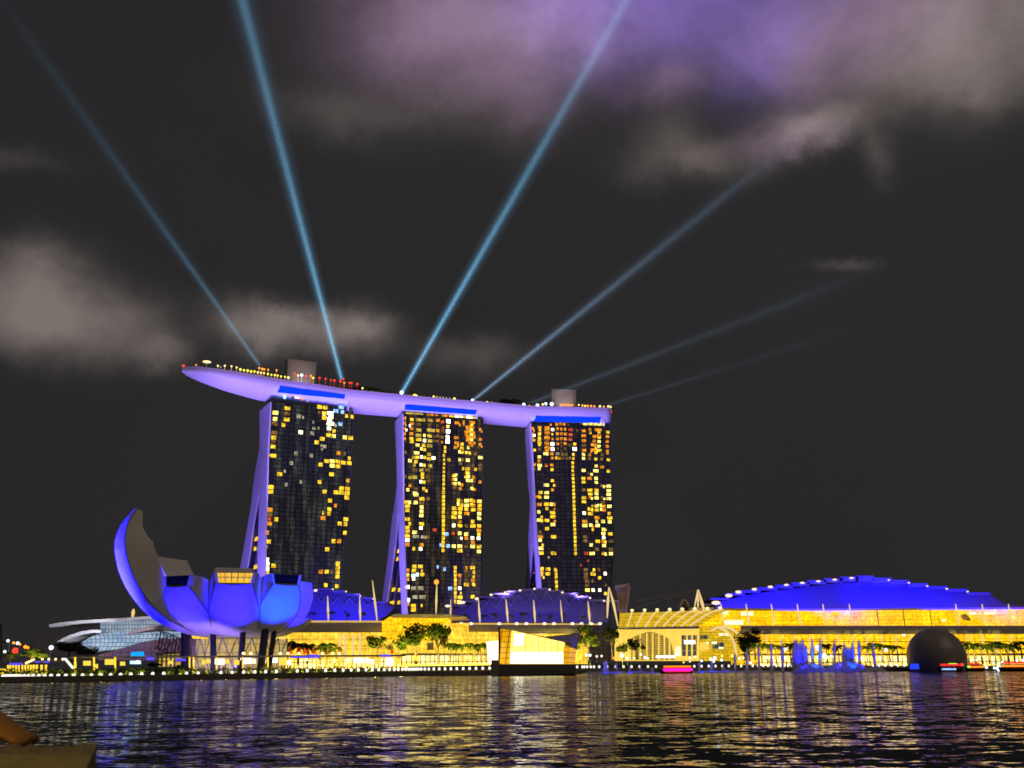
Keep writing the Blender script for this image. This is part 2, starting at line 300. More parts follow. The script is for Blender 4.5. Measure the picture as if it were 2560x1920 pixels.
WIN = [[(600, 980, 6.38, 80, 62, """757,262,100 752,345,100,d 745,437,100 692,525,70 565,330,100,b 560,430,75,b 545,505,125,d 545,650,110,d 537,727,85 530,800,80,d 528,870,95 523,1015,125 633,1310,95 492,1515,100 490,1590,90
935,385,70,p 1005,405,36,p 968,642,75,w 1150,660,70,p 893,985,65,p 1137,1015,60,p 820,1135,60,p 735,1475,50,p 968,1435,45,p 715,1265,35,p 1270,238 1360,248 1262,330,40,d 1345,340 1345,415 1700,380,50 1785,395,60 1500,622,55 1420,625,60,d 1410,688 1492,702,75,b 1672,725,75,b 1765,730 1312,748 1223,803 1570,975,75,o 1668,985,45,d 1742,1060,50 1380,1100,85 1470,1105,80,b 1560,1112 1648,1127 1742,1135 1285,1158 1470,1175,80,b 1560,1187 1460,1312 1268,1435,60 1720,1410,60 1715,1475,45,d 1618,1535 1712,1545 1350,1590 1530,1600 1615,1605 1708,1610
1440,340,110,w 1450,395,80,w 1430,435,90,w 1440,505,130,w 1420,582,75,w 1550,305,45,u 1612,240,100,u 1635,320,60,u 1600,508,70,u 1525,530,40,p 1170,480,30,p 1165,580,28,p 1195,580,28,p 1253,580,28,p 1300,855,36,p 1305,915,36,p 1350,870,60,p 1505,300,40,u 1340,350,50,w"""),
        (600, 1220, 6.38, 80, 62, """1435,200 1523,280,50,o 1425,337 1420,408,60 1328,395,40 1325,480,85,o 1688,500 1682,575,60 1590,568 1672,715,60 1490,848 1580,848,80,o 1392,978 1560,1205 1558,1270 1555,1342 1553,1415 1288,1335,80,o 1383,1335 1460,1340,50,d 1365,1550,60 1545,1565,60 468,345,115,o 475,415,75,d 468,490,50,r 580,500,60 468,565,95,o 430,710,60,o 455,855,75 430,940,25,p 430,1145,70,w 445,1215,55,w 440,1290,55,w 440,1360,60 440,1440,75,w 535,1240,85 525,1455,50 1706,90 1703,155""")],
       [(960, 1010, 7.373, 75, 62, """385,260,55,o 395,295,30,p 380,355,45,o 400,390,30,p 380,450,40,o 410,480,36,w 382,548,46,o 385,640,45,o 400,680,30,d 390,890,60,d 510,285,70 508,360,80,o 478,400,36,w 505,450,75,o 503,548,78,o 505,640,90,y 510,690,80,y 1080,330,70,r 1085,435,55,r 1080,500,70,d 1075,610,65,d 1070,705,40,o 990,300,80,o 985,395,50,d 990,490,70,o 990,590,60,d 985,690,60,d
640,290,115,l 730,295,60,l 640,380,110,d 640,480,105,l 640,575,120,l 640,655,115,y 850,300,110,l 845,385,70,d 845,480,120,l 915,490,60,l 840,590,100,l 745,580,50,b 745,672,65,w 850,680,90,l 930,600,40,d 930,680,40,d 1185,318,78,W 1178,415,60,b 1180,505,76,W 1172,610,66,W 1170,690,80,W
1125,800,48 1125,870,48 1105,950,48 1107,1027,44 1107,1103,44 1105,1180,44 1103,1253,44 1101,1328,46 1100,1402,46 1100,1475,50 1100,1550,50 1098,1625,50
1345,345,100,o 1395,385,40,o 1470,330,55,o 1470,380,40,o 1625,340,120,o 1615,385,70 1585,430,190,o 1612,475,64,b 1540,480,60,o 1580,520,230,o 1612,568,60,b 1530,568,100,o 1670,575,40,o 1600,612,200,o 1612,655,64,b 1545,660,80,o 1620,720,150,o 1615,760,60,o 1335,620,100,o 1340,715,90,o 1365,765,40,o 1320,800,80,o 1440,740,60 1435,815,80 1395,880,55,b 1450,890,60 1555,800,55,b 1515,895,40,b 1570,905,70 1680,915,70,d 1775,470,50,o 1800,505,36,o 1775,650,60,o 1770,745,55,o 1800,785,30,o 1778,985,95,b 1395,1025,50,b 1450,1025,50,d 1545,1035,85,b 1195,1030,65 1410,1095,70,d 1455,1190,45 1540,1195,90 1640,1135,50,d 1685,1205,55 1770,1200,80,d 1770,1130,80,d
1280,1320,60 1325,1310,60,b 1315,1390,65,b 1310,1470,65,b 1265,1390,40,o 1265,1465,40,o 1385,1465,55,b 1430,1490,70,o 1540,1270,80 1550,1335,75,b 1545,1410,75,b 1500,1345,40 1650,1350,70,o 1615,1412,55,b 1660,1420,60,d 1770,1440,60,o 1405,1560,65,o 1620,1560,60,b 1670,1575,60,o 1630,1500,50,d 1300,1530,90,d
620,760,90,b 730,760,70 840,770,110,l 690,825,50,b 750,840,60 600,905,105,b 540,985,60,l 610,985,90,y 690,975,50,w 750,985,60 830,930,80,l 830,1010,90,y 910,995,80,w 480,1045,75,b 590,1065,70 555,1120,60,l 685,1120,56,w 740,1130,60,y 850,1140,85,l 570,1215,90,d 690,1215,80,l 800,1215,100,d 710,1290,70 710,1350,65 480,1355,80,l 570,1350,100,l 810,1350,85,d 680,1430,55,w 740,1440,60 390,1340,60,d 480,1500,60,o 440,1580,65,b 590,1565,80,d 730,1560,60 780,1600,50 570,1645,90,b 380,1500,30,d 820,1410,60,d"""),
        (960, 1225, 5.44, 72, 50, """435,65,78,b 515,120,82 600,120,60,d 300,165,60 345,170,50,b 430,170,65,b 510,170,75,d 320,222,75 320,275,60 512,230,55,b 510,290,55,b 508,345,60,b 318,395,75 350,460,36 510,462,70 502,515,50,w 318,510,60 320,565,60 318,625,75 318,680,60,w 322,742,65,o 418,575,75,b 430,635,100,p 540,640,90,p 600,640,40,d 510,745,65,o 405,798,40 497,800,56,w 412,1040,60 495,1040,75 325,1090,40,o 325,1155,40 325,1215,40,o 405,1095,65 515,1105,30 400,1165,60,c 455,1150,45,c 520,1150,60 403,1205,45,w 318,1318,66,w 400,1335,80,p 500,1335,90,p 420,1455,80,p 520,1455,100,p 330,1495,50,w 400,1575,75 400,1630,75 512,1570,30 325,1550,40
808,30,46 808,88,46 808,140,46 808,195,46 808,250,46 808,305,46 808,365,46 808,420,46 808,478,46 808,535,46 806,592,46 806,650,46 804,705,46 803,765,44 802,820,44
1015,140,50 1055,150,50,d 1125,145,72,b 1187,140,45 1220,152,55,o 1297,155,75,b 1010,190,40,b 1055,205,50 1125,208,70,b 1190,200,45 1225,212,45,o 1300,212,65 955,248,70 1038,255,72 1120,258,65 1212,268,75 1297,265,75 955,312,80,y 1035,308,55 1125,320,80,o 1295,322,60,b 950,370,80 1033,365,50,b 1293,385,58,b 1035,430,40,o 1205,430,50 948,482,50,w 1033,487,72 1120,490,50,d 1210,490,80 1293,490,62 1290,550,70,o 1030,590,52,b 1118,600,58,b 1290,603,55 1118,655,52,o 1050,658,30,w 1203,655,52,w 1285,657,52,w 1210,715,65,o 948,765,60,b 1030,765,75,b 1205,768,75,b 1293,770,72 1030,825,80 1290,835,60,b 1115,765,50,d 968,1055,44 968,1112,44 970,1168,40 970,1225,40 970,1280,40 970,1340,40 970,1400,40 970,1460,40 970,1520,36 1028,1165,55,o 1028,1335,50,w 1035,1460,75 1025,1525,66,b 1045,1405,30 1120,1060,40,o 1205,1055,75 1222,1120,36 1220,1180,30 1210,1225,55,o 1120,1285,70 1220,1285,50 1205,1450,60 870,760,60,u 770,750,36,u 730,1045,34,u 825,1075,40,u 900,1340,60,u 690,545,66,r 850,600,60,u 940,590,40,r 1120,1110,60,d 1120,1165,40,d 1120,1225,40,d 1028,1225,50,d 1028,1280,50,d""")],
       [(1300, 1040, 7.54, 75, 60, """240,235,55,o 262,275,36,o 245,325,45,o 265,365,50,w 245,415,30,o 265,455,50 275,640,52 370,215,80,o 372,265,50 370,330,75 365,345,60 365,415,75 362,440,70 368,505,82 370,540,55 370,622,65,d 510,220,115,o 510,262,115,o 512,320,112,o 510,355,90,d 510,410,125,o 505,455,90,d 508,520,115,o 510,560,90,d 510,600,115,o 508,645,100,o 490,712,105,b 612,255,65,w 608,345,36 612,435,44,o 612,528,72,W 613,622,70,W 600,715,75,o 607,790,55,o
705,240,58,o 778,245,50,o 850,250,46,o 705,333,62,o 782,335,60,o 855,338,66,o 708,428,60,o 785,428,60,o 855,432,66,o 712,520,56,o 855,522,72,o 778,500,36,d 710,615,45,d 780,570,30,d 780,650,36,d 850,615,50,d 955,260,95,r 958,350,100,r 950,440,80,r 940,545,60,d 1030,530,72,y 1030,622,80,W 1080,270,36,d 705,715,80,p 800,720,60,d 870,720,60,d 690,790,66 745,795,50,o 808,795,55,d 880,790,50,d 940,790,50,d 1005,725,50 1008,800,50
995,885,55 995,957,55 998,1030,52 1000,1105,52 1002,1178,52 1005,1250,52 1008,1322,54 1010,1393,54 1013,1468,54 1016,1540,54 1018,1612,54 1200,280,95,o 1200,372,95,o 1203,465,95,o 1205,555,90,d 1208,645,95,o 1198,722,62,b 1198,798,62,b 1318,255,55,o 1325,315,50 1310,730,60,o 1310,800,60,d 1475,260,145,o 1490,300,60 1400,385,80,o 1490,372,100,o 1490,400,70 1400,470,70,o 1490,480,68,b 1395,545,130,o 1490,572,66,b 1430,600,50 1390,640,140,o 1490,650,110,y 1430,690,60 1655,305,70 1648,390,70,o 1645,480,65,o 1645,570,65,o 1648,655,62,o 1650,705,45,o 1345,670,40,o 580,165,40,o 690,155,55,o 760,150,50,o 830,158,56,o 910,160,40,d
1428,810,70 1545,730,60,d 1540,810,60,d 1665,825,70 365,772,72,b 360,850,75,o 275,915,62,o 370,930,95,b 495,930,62,o 600,920,75,o 270,995,50,d 362,995,60,b 605,1010,65 1435,945,68,b 1545,960,85,o 1200,1025,75,b 1430,1035,110,b 1665,1040,70 1345,1105,52,b 1290,1080,45,d 1195,1175,85 1310,1175,100,o 1432,1175,70,b 610,1220,75 1200,1245,85 1437,1250,68,b 497,1300,105,b 645,1305,50 1585,1335,50,b 1540,1310,60,d 1672,1320,95,b 610,1390,60,o 385,1440,85 500,1445,100,b 1200,1390,80,d 1315,1395,105 1440,1400,95 1672,1405,92,b 1325,1470,100 1440,1465,85,b 1672,1475,95,b 320,1515,80,o 370,1530,90,y 500,1530,100,b 1205,1540,95 1355,1555,45,b 1320,1530,60,o 1440,1545,95,b 1590,1560,42,b 1545,1540,50,d 1675,1555,100,b 1205,1615,100"""),
        (1300, 1240, 6.38, 78, 56, """310,135,85,o 425,130,90 500,130,50,b 545,135,45,o 430,200,50 550,210,36,o 300,255,55,b 520,265,90 345,335,40 525,330,90 300,385,70,b 350,395,40 430,390,85 555,400,36,o 525,455,85,b 430,520,75 320,575,60,d 325,645,90,o 535,650,90 322,705,62,b 360,785,40 335,835,85,b 338,910,85 535,912,95 1325,100,70,d 1155,160,36 1225,155,80,b 1290,145,42,b 1340,165,55,o 1425,165,85,b 1100,205,46 1150,220,44 1225,225,70 1295,210,42,b 1340,225,65,o 1025,272,60,w 1125,280,90 1425,280,60 1230,345,90,o 1432,350,90 1033,405,90,o 1225,405,45,b 1325,405,65,b 1430,412,70,b 1033,470,95,b 1130,465,60,b 1160,500,40,o 1235,470,82,b 1160,540,36 1330,530,60,b 1365,545,30 1330,595,65,b 1440,605,85 1335,660,55,w 1240,722,78 1320,720,50,o 1360,735,40 1135,780,60,b 1340,790,72,b 1055,915,70,r 1150,915,90,b 1325,915,50,o 1365,925,40,b 1450,920,65,b 1040,655,75,d 1040,715,75,d 1450,720,80,d 1450,850,80,d 1230,850,70,d
860,25,46 862,90,46 862,152,46 864,213,46 866,277,46 868,340,46 868,403,46 870,468,46 873,530,46 876,595,46 878,658,46 880,722,46 882,787,46 884,852,46 885,917,48
345,1160,75 445,1165,85 335,1215,45 370,1225,36,o 445,1240,85 350,1262,36 375,1300,32 568,1175,52 574,1240,48 577,1300,48 580,1370,48 583,1435,48 585,1500,44 1180,1180,42 1150,1240,52 1190,1250,36 1360,1238,50,w 1268,1305,62 1075,1500,88,b 1168,1500,55,w 1272,1500,55,w 1365,1555,55 1050,1175,75,d 1050,1240,75,d 1050,1300,75,d 1070,1360,75,d 1160,1355,45,d 1260,1175,50,d 1070,1425,70,d 1370,1420,36,d 458,985,36,p 1085,1035,32,r 975,1105,30,r""")]]
WC = dict(y=((1, .60, .03), 1.05), o=((1, .34, .02), .75), b=((1, .80, .16), 1.5), w=((1, .90, .55), 2.4), W=((1, .92, .62), 4.0), d=((.55, .30, .08), .30), p=((.75, .65, .42), .42), r=((1, .14, .04), .5), u=((.28, .5, 1), 1.1), l=((.85, .62, .08), .62), c=((.5, .9, 1), 1.8))
def room(name, col, k):
    m, t, out = mat(name); g = t.n('NewGeometry').outputs['Position']; f = t.noise(t.vm('MULTIPLY', g, (1, 1, 1.2)), .42, 3, .7)
    e = t.n('Emission', Color=col); t.set(e.inputs['Strength'], t.m('MULTIPLY', t.m('MAXIMUM', t.m('MULTIPLY_ADD', f, 4.6, -1.35), .22), k)); t.t.links.new(e.outputs[0], out.inputs[0]); m.cycles.emission_sampling = 'NONE'
for k, (c, s) in WC.items(): room('window_' + {'y': 'amber', 'o': 'orange', 'b': 'bright', 'w': 'white', 'W': 'glare', 'd': 'dim', 'p': 'pale', 'r': 'red', 'u': 'blue', 'l': 'curtain', 'c': 'cyan'}[k], c + (1,), s * 1.25)
WN = {'y': 'window_amber', 'o': 'window_orange', 'b': 'window_bright', 'w': 'window_white', 'W': 'window_glare', 'd': 'window_dim', 'p': 'window_pale', 'r': 'window_red', 'u': 'window_blue', 'l': 'window_curtain', 'c': 'window_cyan'}  # curtain tone also stands for yellow reflections on the middle tower
def facade_mat(name, lo, hi, streak):
    m, t, out = mat(name); o = t.sep(t.n('TexCoord').outputs['Object'])
    v = t.comb(o[0], o[2]); br = t.n('TexBrick', offset=0.0, squash=1.0, Scale=1.0); t.set(br.inputs['Vector'], v)
    br.inputs['Color1'].default_value = (1, 1, 1, 1); br.inputs['Color2'].default_value = (.45, .45, .45, 1); br.inputs['Mortar'].default_value = (.15, .15, .15, 1)
    br.inputs['Mortar Size'].default_value = .28; br.inputs['Mortar Smooth'].default_value = .3; br.inputs['Brick Width'].default_value = 3.9; br.inputs['Row Height'].default_value = 3.05; br.inputs['Bias'].default_value = -.2
    f = t.noise(t.comb(t.m('MULTIPLY', o[0], .16), t.m('MULTIPLY', o[2], .022)), 1.0, 4, .6)
    g = t.noise(v, .9, 3, .7)
    w = t.m('MULTIPLY', t.m('SMOOTH_MIN', t.m('MAXIMUM', t.m('MULTIPLY_ADD', f, 5, -2.35), 0.0), 1.0, .2), t.m('MAXIMUM', t.m('MULTIPLY_ADD', g, 4, -1.6), 0.0))
    col = t.mix(t.m('MULTIPLY', w, streak), lo, hi); col = t.mix(1.0, col, br.outputs[0], 'MULTIPLY')
    p = t.n('BsdfPrincipled', Roughness=.18); p.inputs['Base Color'].default_value = (.006, .006, .007, 1); p.inputs['Specular IOR Level'].default_value = .3
    t.set(p.inputs['Emission Color'], col); p.inputs['Emission Strength'].default_value = 1.0     # dim rooms, plus streaked reflections put into the emission colour
    t.t.links.new(p.outputs[0], out.inputs[0]); m.cycles.emission_sampling = 'NONE'
facade_mat('facade_dim', lin(33, 32, 37), lin(98, 106, 84), 1.0)
facade_mat('facade_warm', lin(34, 31, 37), lin(128, 112, 48), 1.0)
facade_mat('facade_dark', lin(36, 33, 40), lin(62, 54, 46), .7)
pbr('atrium_glass', (.03, .03, .06, 1), .15, var=.3)
pbr('core_wall', (.045, .042, .055, 1), .5, var=.2)
TLAB = ['nearest curved hotel tower under the bow of the sky deck, mostly dark windows', 'middle hotel tower of the three with bright yellow glowing upper floors', 'farthest hotel tower under the blunt stern of the sky deck with dark central strip']
TOWERS = []
for ti, T in enumerate(TW):
    a = R(T['a']); ex = Vector((math.cos(a), math.sin(a), 0)); ny = Vector((-math.sin(a), math.cos(a), 0))
    o0 = P(T['px'], T['py'], T['Y']); o0.z = 0
    zs = [T['z'] - (T['z'] - 6) * i / 30 for i in range(31)]
    # heights back to picture rows, read the edges there, back to metres along the facade
    def rowz(z, s=0.0):
        p = o0 + ex * s; q = Vector((p.x, p.y, z - HC)); return 960 - F * q.dot(up) / q.dot(fw)
    Ls = []; Rs = []; Ds = []
    for z in zs:
        y = rowz(z); sL = hit(interp(LEFT[ti], y), y, o0, ex)[0]
        yr = rowz(z, 56); sR = hit(interp(RIGHT[ti], yr), yr, o0, ex)[0]
        Ls.append(sL); Rs.append(sR); base = o0 + ex * sL
        dd = lambda k: hit(interp(SIDE[ti][k], y), y, base, ny)[0]
        Ds.append((dd('gr'), dd('gl'), max(dd('out'), 20)))
    root = thing('hotel_tower', o0, TLAB[ti], 'hotel tower', 'the three hotel towers', a)
    W = lambda s, d, z: o0 + ex * s + ny * d + Vector((0, 0, z))
    top_d = Ds[0][2]
    # front slab and rear slab, joined above the split
    ia = next(i for i, z in enumerate(zs) if rowz(z) > SIDE[ti]['gl'][0][0])
    def section(d0, d1, i0, i1, inset=0.0):
        rows = [[W(Ls[i] + inset, d0(i), zs[i]), W(Rs[i] - inset, d0(i), zs[i]), W(Rs[i] - inset, d1(i), zs[i]), W(Ls[i] + inset, d1(i), zs[i])] for i in range(i0, i1)]
        mb = MB(); mb.grid(rows, True); k = len(mb.v); mb.f += [(0, 1, 2, 3), (k - 1, k - 2, k - 3, k - 4)]; mb.mi += [0, 0]; return mb
    fac = ['facade_dim', 'facade_warm', 'facade_dark'][ti]
    gr = lambda i: max(10, Ds[i][0]) if i >= ia else 16.0
    gl = lambda i: Ds[i][1] if i >= ia else 16.0
    do = lambda i: Ds[i][2]
    section(lambda i: 0.0, gr, 0, 31, .9).build('front_slab', fac, root)
    section(gl, do, 0, 31, .9).build('rear_slab', 'atrium_glass', root)
    section(lambda i: gr(i) - .5, lambda i: gl(i) + .5, ia, 31, 3.0).build('atrium_glass', 'atrium_glass', root)
    # white end walls; the right one has its shade put into the colour
    for E, sg in ((Ls, 1), (Rs, -1)):
        mb = MB()
        for d0, d1, i0 in ((lambda i: -.35 * (sg > 0) + .6 * (sg < 0), gr, 0), (gl, do, ia), (gr, do, -1)):
            i1 = 31 if i0 >= 0 else ia + 1; i0 = max(i0, 0)
            rows = [[W(E[i], d0(i), zs[i]), W(E[i] + sg * 1.0, d0(i), zs[i]), W(E[i] + sg * 1.0, d1(i), zs[i]), W(E[i], d1(i), zs[i])] for i in range(i0, i1)]
            mb.grid(rows, True)
        mb.build('end_wall', 'white_panel' if sg > 0 else 'core_wall', root)
    # lit windows; reflections on the glass are drawn as glowing panes too
    items = []
    for ox, oy, k, dw, dh, txt in WIN[ti]:
        for it in txt.split():
            q = it.split(','); px, py = ox + float(q[0]) / k, oy + float(q[1]) / k
            w = float(q[2]) / k if len(q) > 2 else dw / k; kind = q[3] if len(q) > 3 else 'y'
            s, z = hit(px, py, o0, ex); s2, _ = hit(px + w, py, o0, ex); hh = (dh / k) * .275
            items.append((s, z, (s2 - s) * .86, hh * (1.25 if kind == 'W' else 1.0) * (.8 if w < 6 else 1), kind))
    items.sort(key=lambda q: -q[2] * q[3] * (0.3 if q[4] in 'dp' else 1))
    def win_mb(mb, s, z, w, h):
        return mb.add([Vector((s + i * w / 2, -y, z + j * h / 2)) for y in (.12, -.2) for i, j in ((-1, -1), (1, -1), (1, 1), (-1, 1))], [(0, 1, 2, 3), (0, 4, 5, 1), (1, 5, 6, 2), (2, 6, 7, 3), (3, 7, 4, 0)])
    cache = {}
    for s, z, w, h, kind in items[:100]:
        key = (round(w * 2) / 2, round(h, 1), kind)
        if key not in cache:
            cache[key] = win_mb(MB(), 0, 0, key[0], key[1]).build('window', WN[kind], root, local=True); wo = cache[key]
        else: wo = cache[key].copy(); put(wo, root)
        wo.location = (s, 0, z)
    rest = MB(); used = sorted({q[4] for q in items[100:]})
    for s, z, w, h, kind in items[100:]: rest.cur = used.index(kind); win_mb(rest, s, z, w, h)
    if rest.v: rest.build('small_windows', [WN[k] for k in used], root, local=True, kind='stuff')
    # lit rooms seen through the glass of the atrium
    ATR = [[(278, 240, 30), (268, 320, 40), (258, 390, 45), (248, 460, 55), (238, 820, 95), (235, 970, 36), (252, 1255, 66), (232, 1400, 50), (272, 1400, 30)], [(178, 838, 50), (152, 950, 80), (110, 1360, 85), (95, 1540, 80), (205, 1360, 25), (200, 1530, 30)], [(195, 1215, 45), (190, 1390, 24)]][ti]
    ox, oy, k = [(600, 1220, 6.38), (960, 1225, 5.44), (1300, 1240, 6.38)][ti]
    for cx, cy, w in ATR:
        mb = MB(); px, py = ox + cx / k, oy + cy / k; z = hit(px, py, o0, ex)[1]; b = o0 + ex * (interp([(zz, l) for zz, l in zip(zs[::-1], Ls[::-1])], z) + 2.4)
        d, z = hit(px, py, b, ny); d2, _ = hit(px + w / k, py, b, ny); q = b + ny * d; q.z = z
        mb.box(q, .5, abs(d2 - d) * .9, 2.6, ex); mb.build('atrium_window', 'window_amber', root)
    # recessed crown between roof and sky deck: columns and a lit lounge
    for i in range(9):
        mb = MB(); mb.box(W(lerp(Ls[0], Rs[0], (i + .5) / 9), 2.5, T['z'] + 1.2), .9, .9, 3.4, ex); mb.build('crown_column', 'core_wall', root)
    CR = [[(905, 75, 80, 'w'), (975, 108, 55, 'o'), (850, 80, 60, 'd'), (712, 85, 36, 'c'), (1075, 135, 30, 'p')], [(560, 190, 330, 'l'), (815, 212, 60, 'o'), (890, 215, 55, 'o'), (965, 222, 55, 'o'), (1120, 225, 105, 'o'), (1255, 240, 110, 'y'), (1345, 240, 80, 'w'), (1420, 245, 60, 'w'), (1490, 255, 60, 'y'), (1570, 262, 130, 'W'), (1680, 270, 70, 'y')], [(1240, 165, 95, 'b'), (1325, 157, 60, 'b'), (1410, 160, 90, 'b'), (1500, 165, 70, 'b'), (1560, 168, 60, 'b')]][ti]
    ox, oy, k = [(600, 980, 6.38), (960, 1010, 7.373), (1300, 1040, 7.54)][ti]
    for cx, cy, w, kind in CR:
        b = o0 + ny * 1.4; s, z = hit(ox + cx / k, oy + cy / k, b, ex); s2, _ = hit(ox + (cx + w) / k, oy + cy / k, b, ex)
        q = b + ex * s; q.z = z; mb = MB(); mb.box(q, (s2 - s) * .95, .6, 2.2, ex); mb.build('crown_lamp', WN[kind], root)
    TOWERS.append(dict(o=o0, ex=ex, ny=ny, L=Ls[0], R=Rs[0], d=top_d, root=root))
# ------------------------------------------------------------------ sky deck lying across the three towers
def wtop(k, s, d, z=0.0):
    t = TOWERS[k]; return t['o'] + t['ex'] * s + t['ny'] * d + Vector((0, 0, z))
ctl = [PZ(455, 921, 203.5)] + [wtop(k, s, 13) for k in range(3) for s in (2, 30, 57)] + [wtop(2, 68.5, 13)]
ctl = [Vector((p.x, p.y, 0)) for p in ctl]
def catmull(pts, n):
    out = []
    q = [pts[0] * 2 - pts[1]] + pts + [pts[-1] * 2 - pts[-2]]
    for i in range(1, len(q) - 2):
        for j in range(n):
            t = j / n; a, b, c, d = q[i - 1:i + 3]
            out.append(.5 * ((2 * b) + (c - a) * t + (2 * a - 5 * b + 4 * c - d) * t * t + (3 * b - a - 3 * c + d) * t ** 3))
    return out + [pts[-1]]
cen = catmull(ctl, 10)
arc = [0.0]
for a, b in zip(cen, cen[1:]): arc.append(arc[-1] + (b - a).length)
LEN = arc[-1]
RZ = [(0, 202.6), (60, 202.6)]
for k_ in range(41):
    u_ = 60 + (LEN - 60) * k_ / 40; RZ.append((u_, 202.6 - 3.8 * (lambda q: q * q * (3 - 2 * q))(min(1, (u_ - 60) / 150)) + .6 * max(0, u_ - 230) / 110))
def rimz(u): return interp(RZ, u)
def frame(i):
    d = (cen[min(i + 1, len(cen) - 1)] - cen[max(i - 1, 0)]).normalized(); return d, Vector((-d.y, d.x, 0))
def hw(u):                                   # half width: a long bow, a blunt stern
    b = math.sqrt(max(0, 1 - (1 - min(1, u / 92)) ** 2)); e = min(1, max(0, (LEN - u) / 9)); return 19 * b * (1 - (1 - e) ** 3 * .75) + .15
def hd(u): return (1.8 + interp([(0, 0), (15, 2.4), (40, 5.6), (70, 7.6), (130, 7.9), (230, 7.0), (290, 7.8), (400, 8.2)], u)) * (1 - .35 * (1 - min(1, max(0, (LEN - u) / 9))) ** 3)
deck = thing('sky_deck', (cen[40].x, cen[40].y, 190), 'long white boat-shaped sky deck lying across the tops of three towers', 'sky deck')
NS = 26
def skin(i, t, off=0.0):                     # t: 0 near rim .. 1 far rim, around the keel
    u = arc[i]; d, nrm = frame(i); w = hw(u); h = hd(u); a = math.pi * t
    c, s = math.cos(a), math.sin(a); x = -abs(c) ** .9 * math.copysign(1, c) * w; z = -h * s ** .8
    o = Vector((0, 0, 0))
    if off: o = (nrm * (-c) + Vector((0, 0, -s))).normalized() * off
    return cen[i] + nrm * x + Vector((0, 0, rimz(u) + z)) + o
mb = MB(); mb.grid([[skin(i, k / NS) for k in range(NS + 1)] for i in range(len(cen))])
mb.add([skin(len(cen) - 1, k / NS) for k in range(NS + 1)], [tuple(range(NS + 1))])
mb.build('hull', 'white_panel', deck, smooth=True)
mb = MB(); mb.grid([[skin(i, 0) + Vector((0, 0, .02)), skin(i, 1) + Vector((0, 0, .02))] for i in range(len(cen))]); mb.build('deck_floor', 'deck_stone', deck)
mb = MB()                                    # parapet along both rims
for sd_ in (0, 1):
    mb.grid([[skin(i, sd_) + Vector((0, 0, z)) + frame(i)[1] * (x if sd_ == 0 else -x) for x, z in ((-.25, -.3), (-.25, 2.2), (.35, 2.2), (.35, -.3))] for i in range(len(cen))], True)
i = len(cen) - 1; mb.prism([skin(i, 0) + Vector((0, 0, -.3)), skin(i, 1) + Vector((0, 0, -.3)), skin(i, 1) + Vector((0, 0, 2.2)), skin(i, 0) + Vector((0, 0, 2.2))], frame(i)[0] * .5)
pbr('parapet_panel', (.66, .58, .60, 1), .5, var=.1); mb.build('parapet', 'parapet_panel', deck)
lamp('strip_blue', (.004, .045, 1, 1), 1.25, 'NONE')
def arc_at(p):
    return min(range(len(cen)), key=lambda i: (cen[i] - Vector((p.x, p.y, 0))).length)
for k in range(3):                           # blue light strips in the coves over each tower
    i0, i1 = arc_at(wtop(k, 1.0, 13)), arc_at(wtop(k, 56.5, 13))
    STR = [((675, 962), (870, 988), (675, 979), (870, 998)), ((1006, 1010), (1198, 1026), (1006, 1023), (1198, 1037)), ((1328, 1039), (1512, 1043), (1328, 1053), (1512, 1057))][k]
    mb = MB(); rows = []
    for i in range(i0, i1 + 1):
        x = colof(skin(i, .2)); ra = interp(STR[:2], x); rb = interp(STR[2:], x)
        ta = min((j / 400 for j in range(200)), key=lambda t: abs(rowof(skin(i, t)) - ra)); tb = min((j / 400 for j in range(200)), key=lambda t: abs(rowof(skin(i, t)) - rb))
        rows.append([skin(i, lerp(ta, max(tb, ta + .03), j / 5), .35) for j in range(6)])
    mb.grid(rows); mb.build('light_strip', 'strip_blue', deck)
    t = TOWERS[k]; mb = MB()                 # fin where the cove ends
    a, b = wtop(k, 58.6, -4.5, 196), wtop(k, 58.6, -.5, 188.3)
    mb.prism([a, wtop(k, 58.6, 2, 196), wtop(k, 58.6, 4, 188.3), b], t['ex'] * .8); mb.build('cove_fin', 'white_panel', deck)
# lift houses
for px0, px1, pyt, pyb, dpt in ((717, 788, 898, 935, 12), (1379, 1440, 975, 1008, 12)):
    k = 0 if px0 < 1000 else 2; t = TOWERS[k]; b = t['o'] + t['ny'] * 14
    s0, s1 = hit(px0, pyb, b, t['ex'])[0], hit(px1, pyb, b, t['ex'])[0]
    zt = hit((px0 + px1) / 2, (898 + 909) / 2 if k == 0 else 976, b, t['ex'])[1]
    mb = MB(); c = b + t['ex'] * ((s0 + s1) / 2) + t['ny'] * 3; c.z = (203.8 + zt) / 2
    mb.box(c, s1 - s0, 9, zt - 203.8, t['ex']); c2 = c.copy(); c2.z = zt + .2; mb.box(c2, s1 - s0 + .8, 9.8, .4, t['ex'])
    mb.build('lift_house', 'parapet_panel', deck)
    a = c - t['ny'] * 17; a.z = 205.2; spot('lift_house_light', a, c + Vector((0, 0, 1)), 2600, (1, .86, .88), 75, .7, .5)
def rim_pt(px, py, inset=2.0, lift=0.0):     # deck place behind the near rim under a column of the picture
    best = min(range(len(cen) * 8), key=lambda j: abs(colof(skin_f(j / 8, inset)) - px)); p = skin_f(best / 8, inset); return p
def skin_f(fi, inset):
    i = min(int(fi), len(cen) - 2); t = fi - i; a, b = skin(i, 0) + frame(i)[1] * inset, skin(i + 1, 0) + frame(i + 1)[1] * inset
    return a.lerp(b, t)
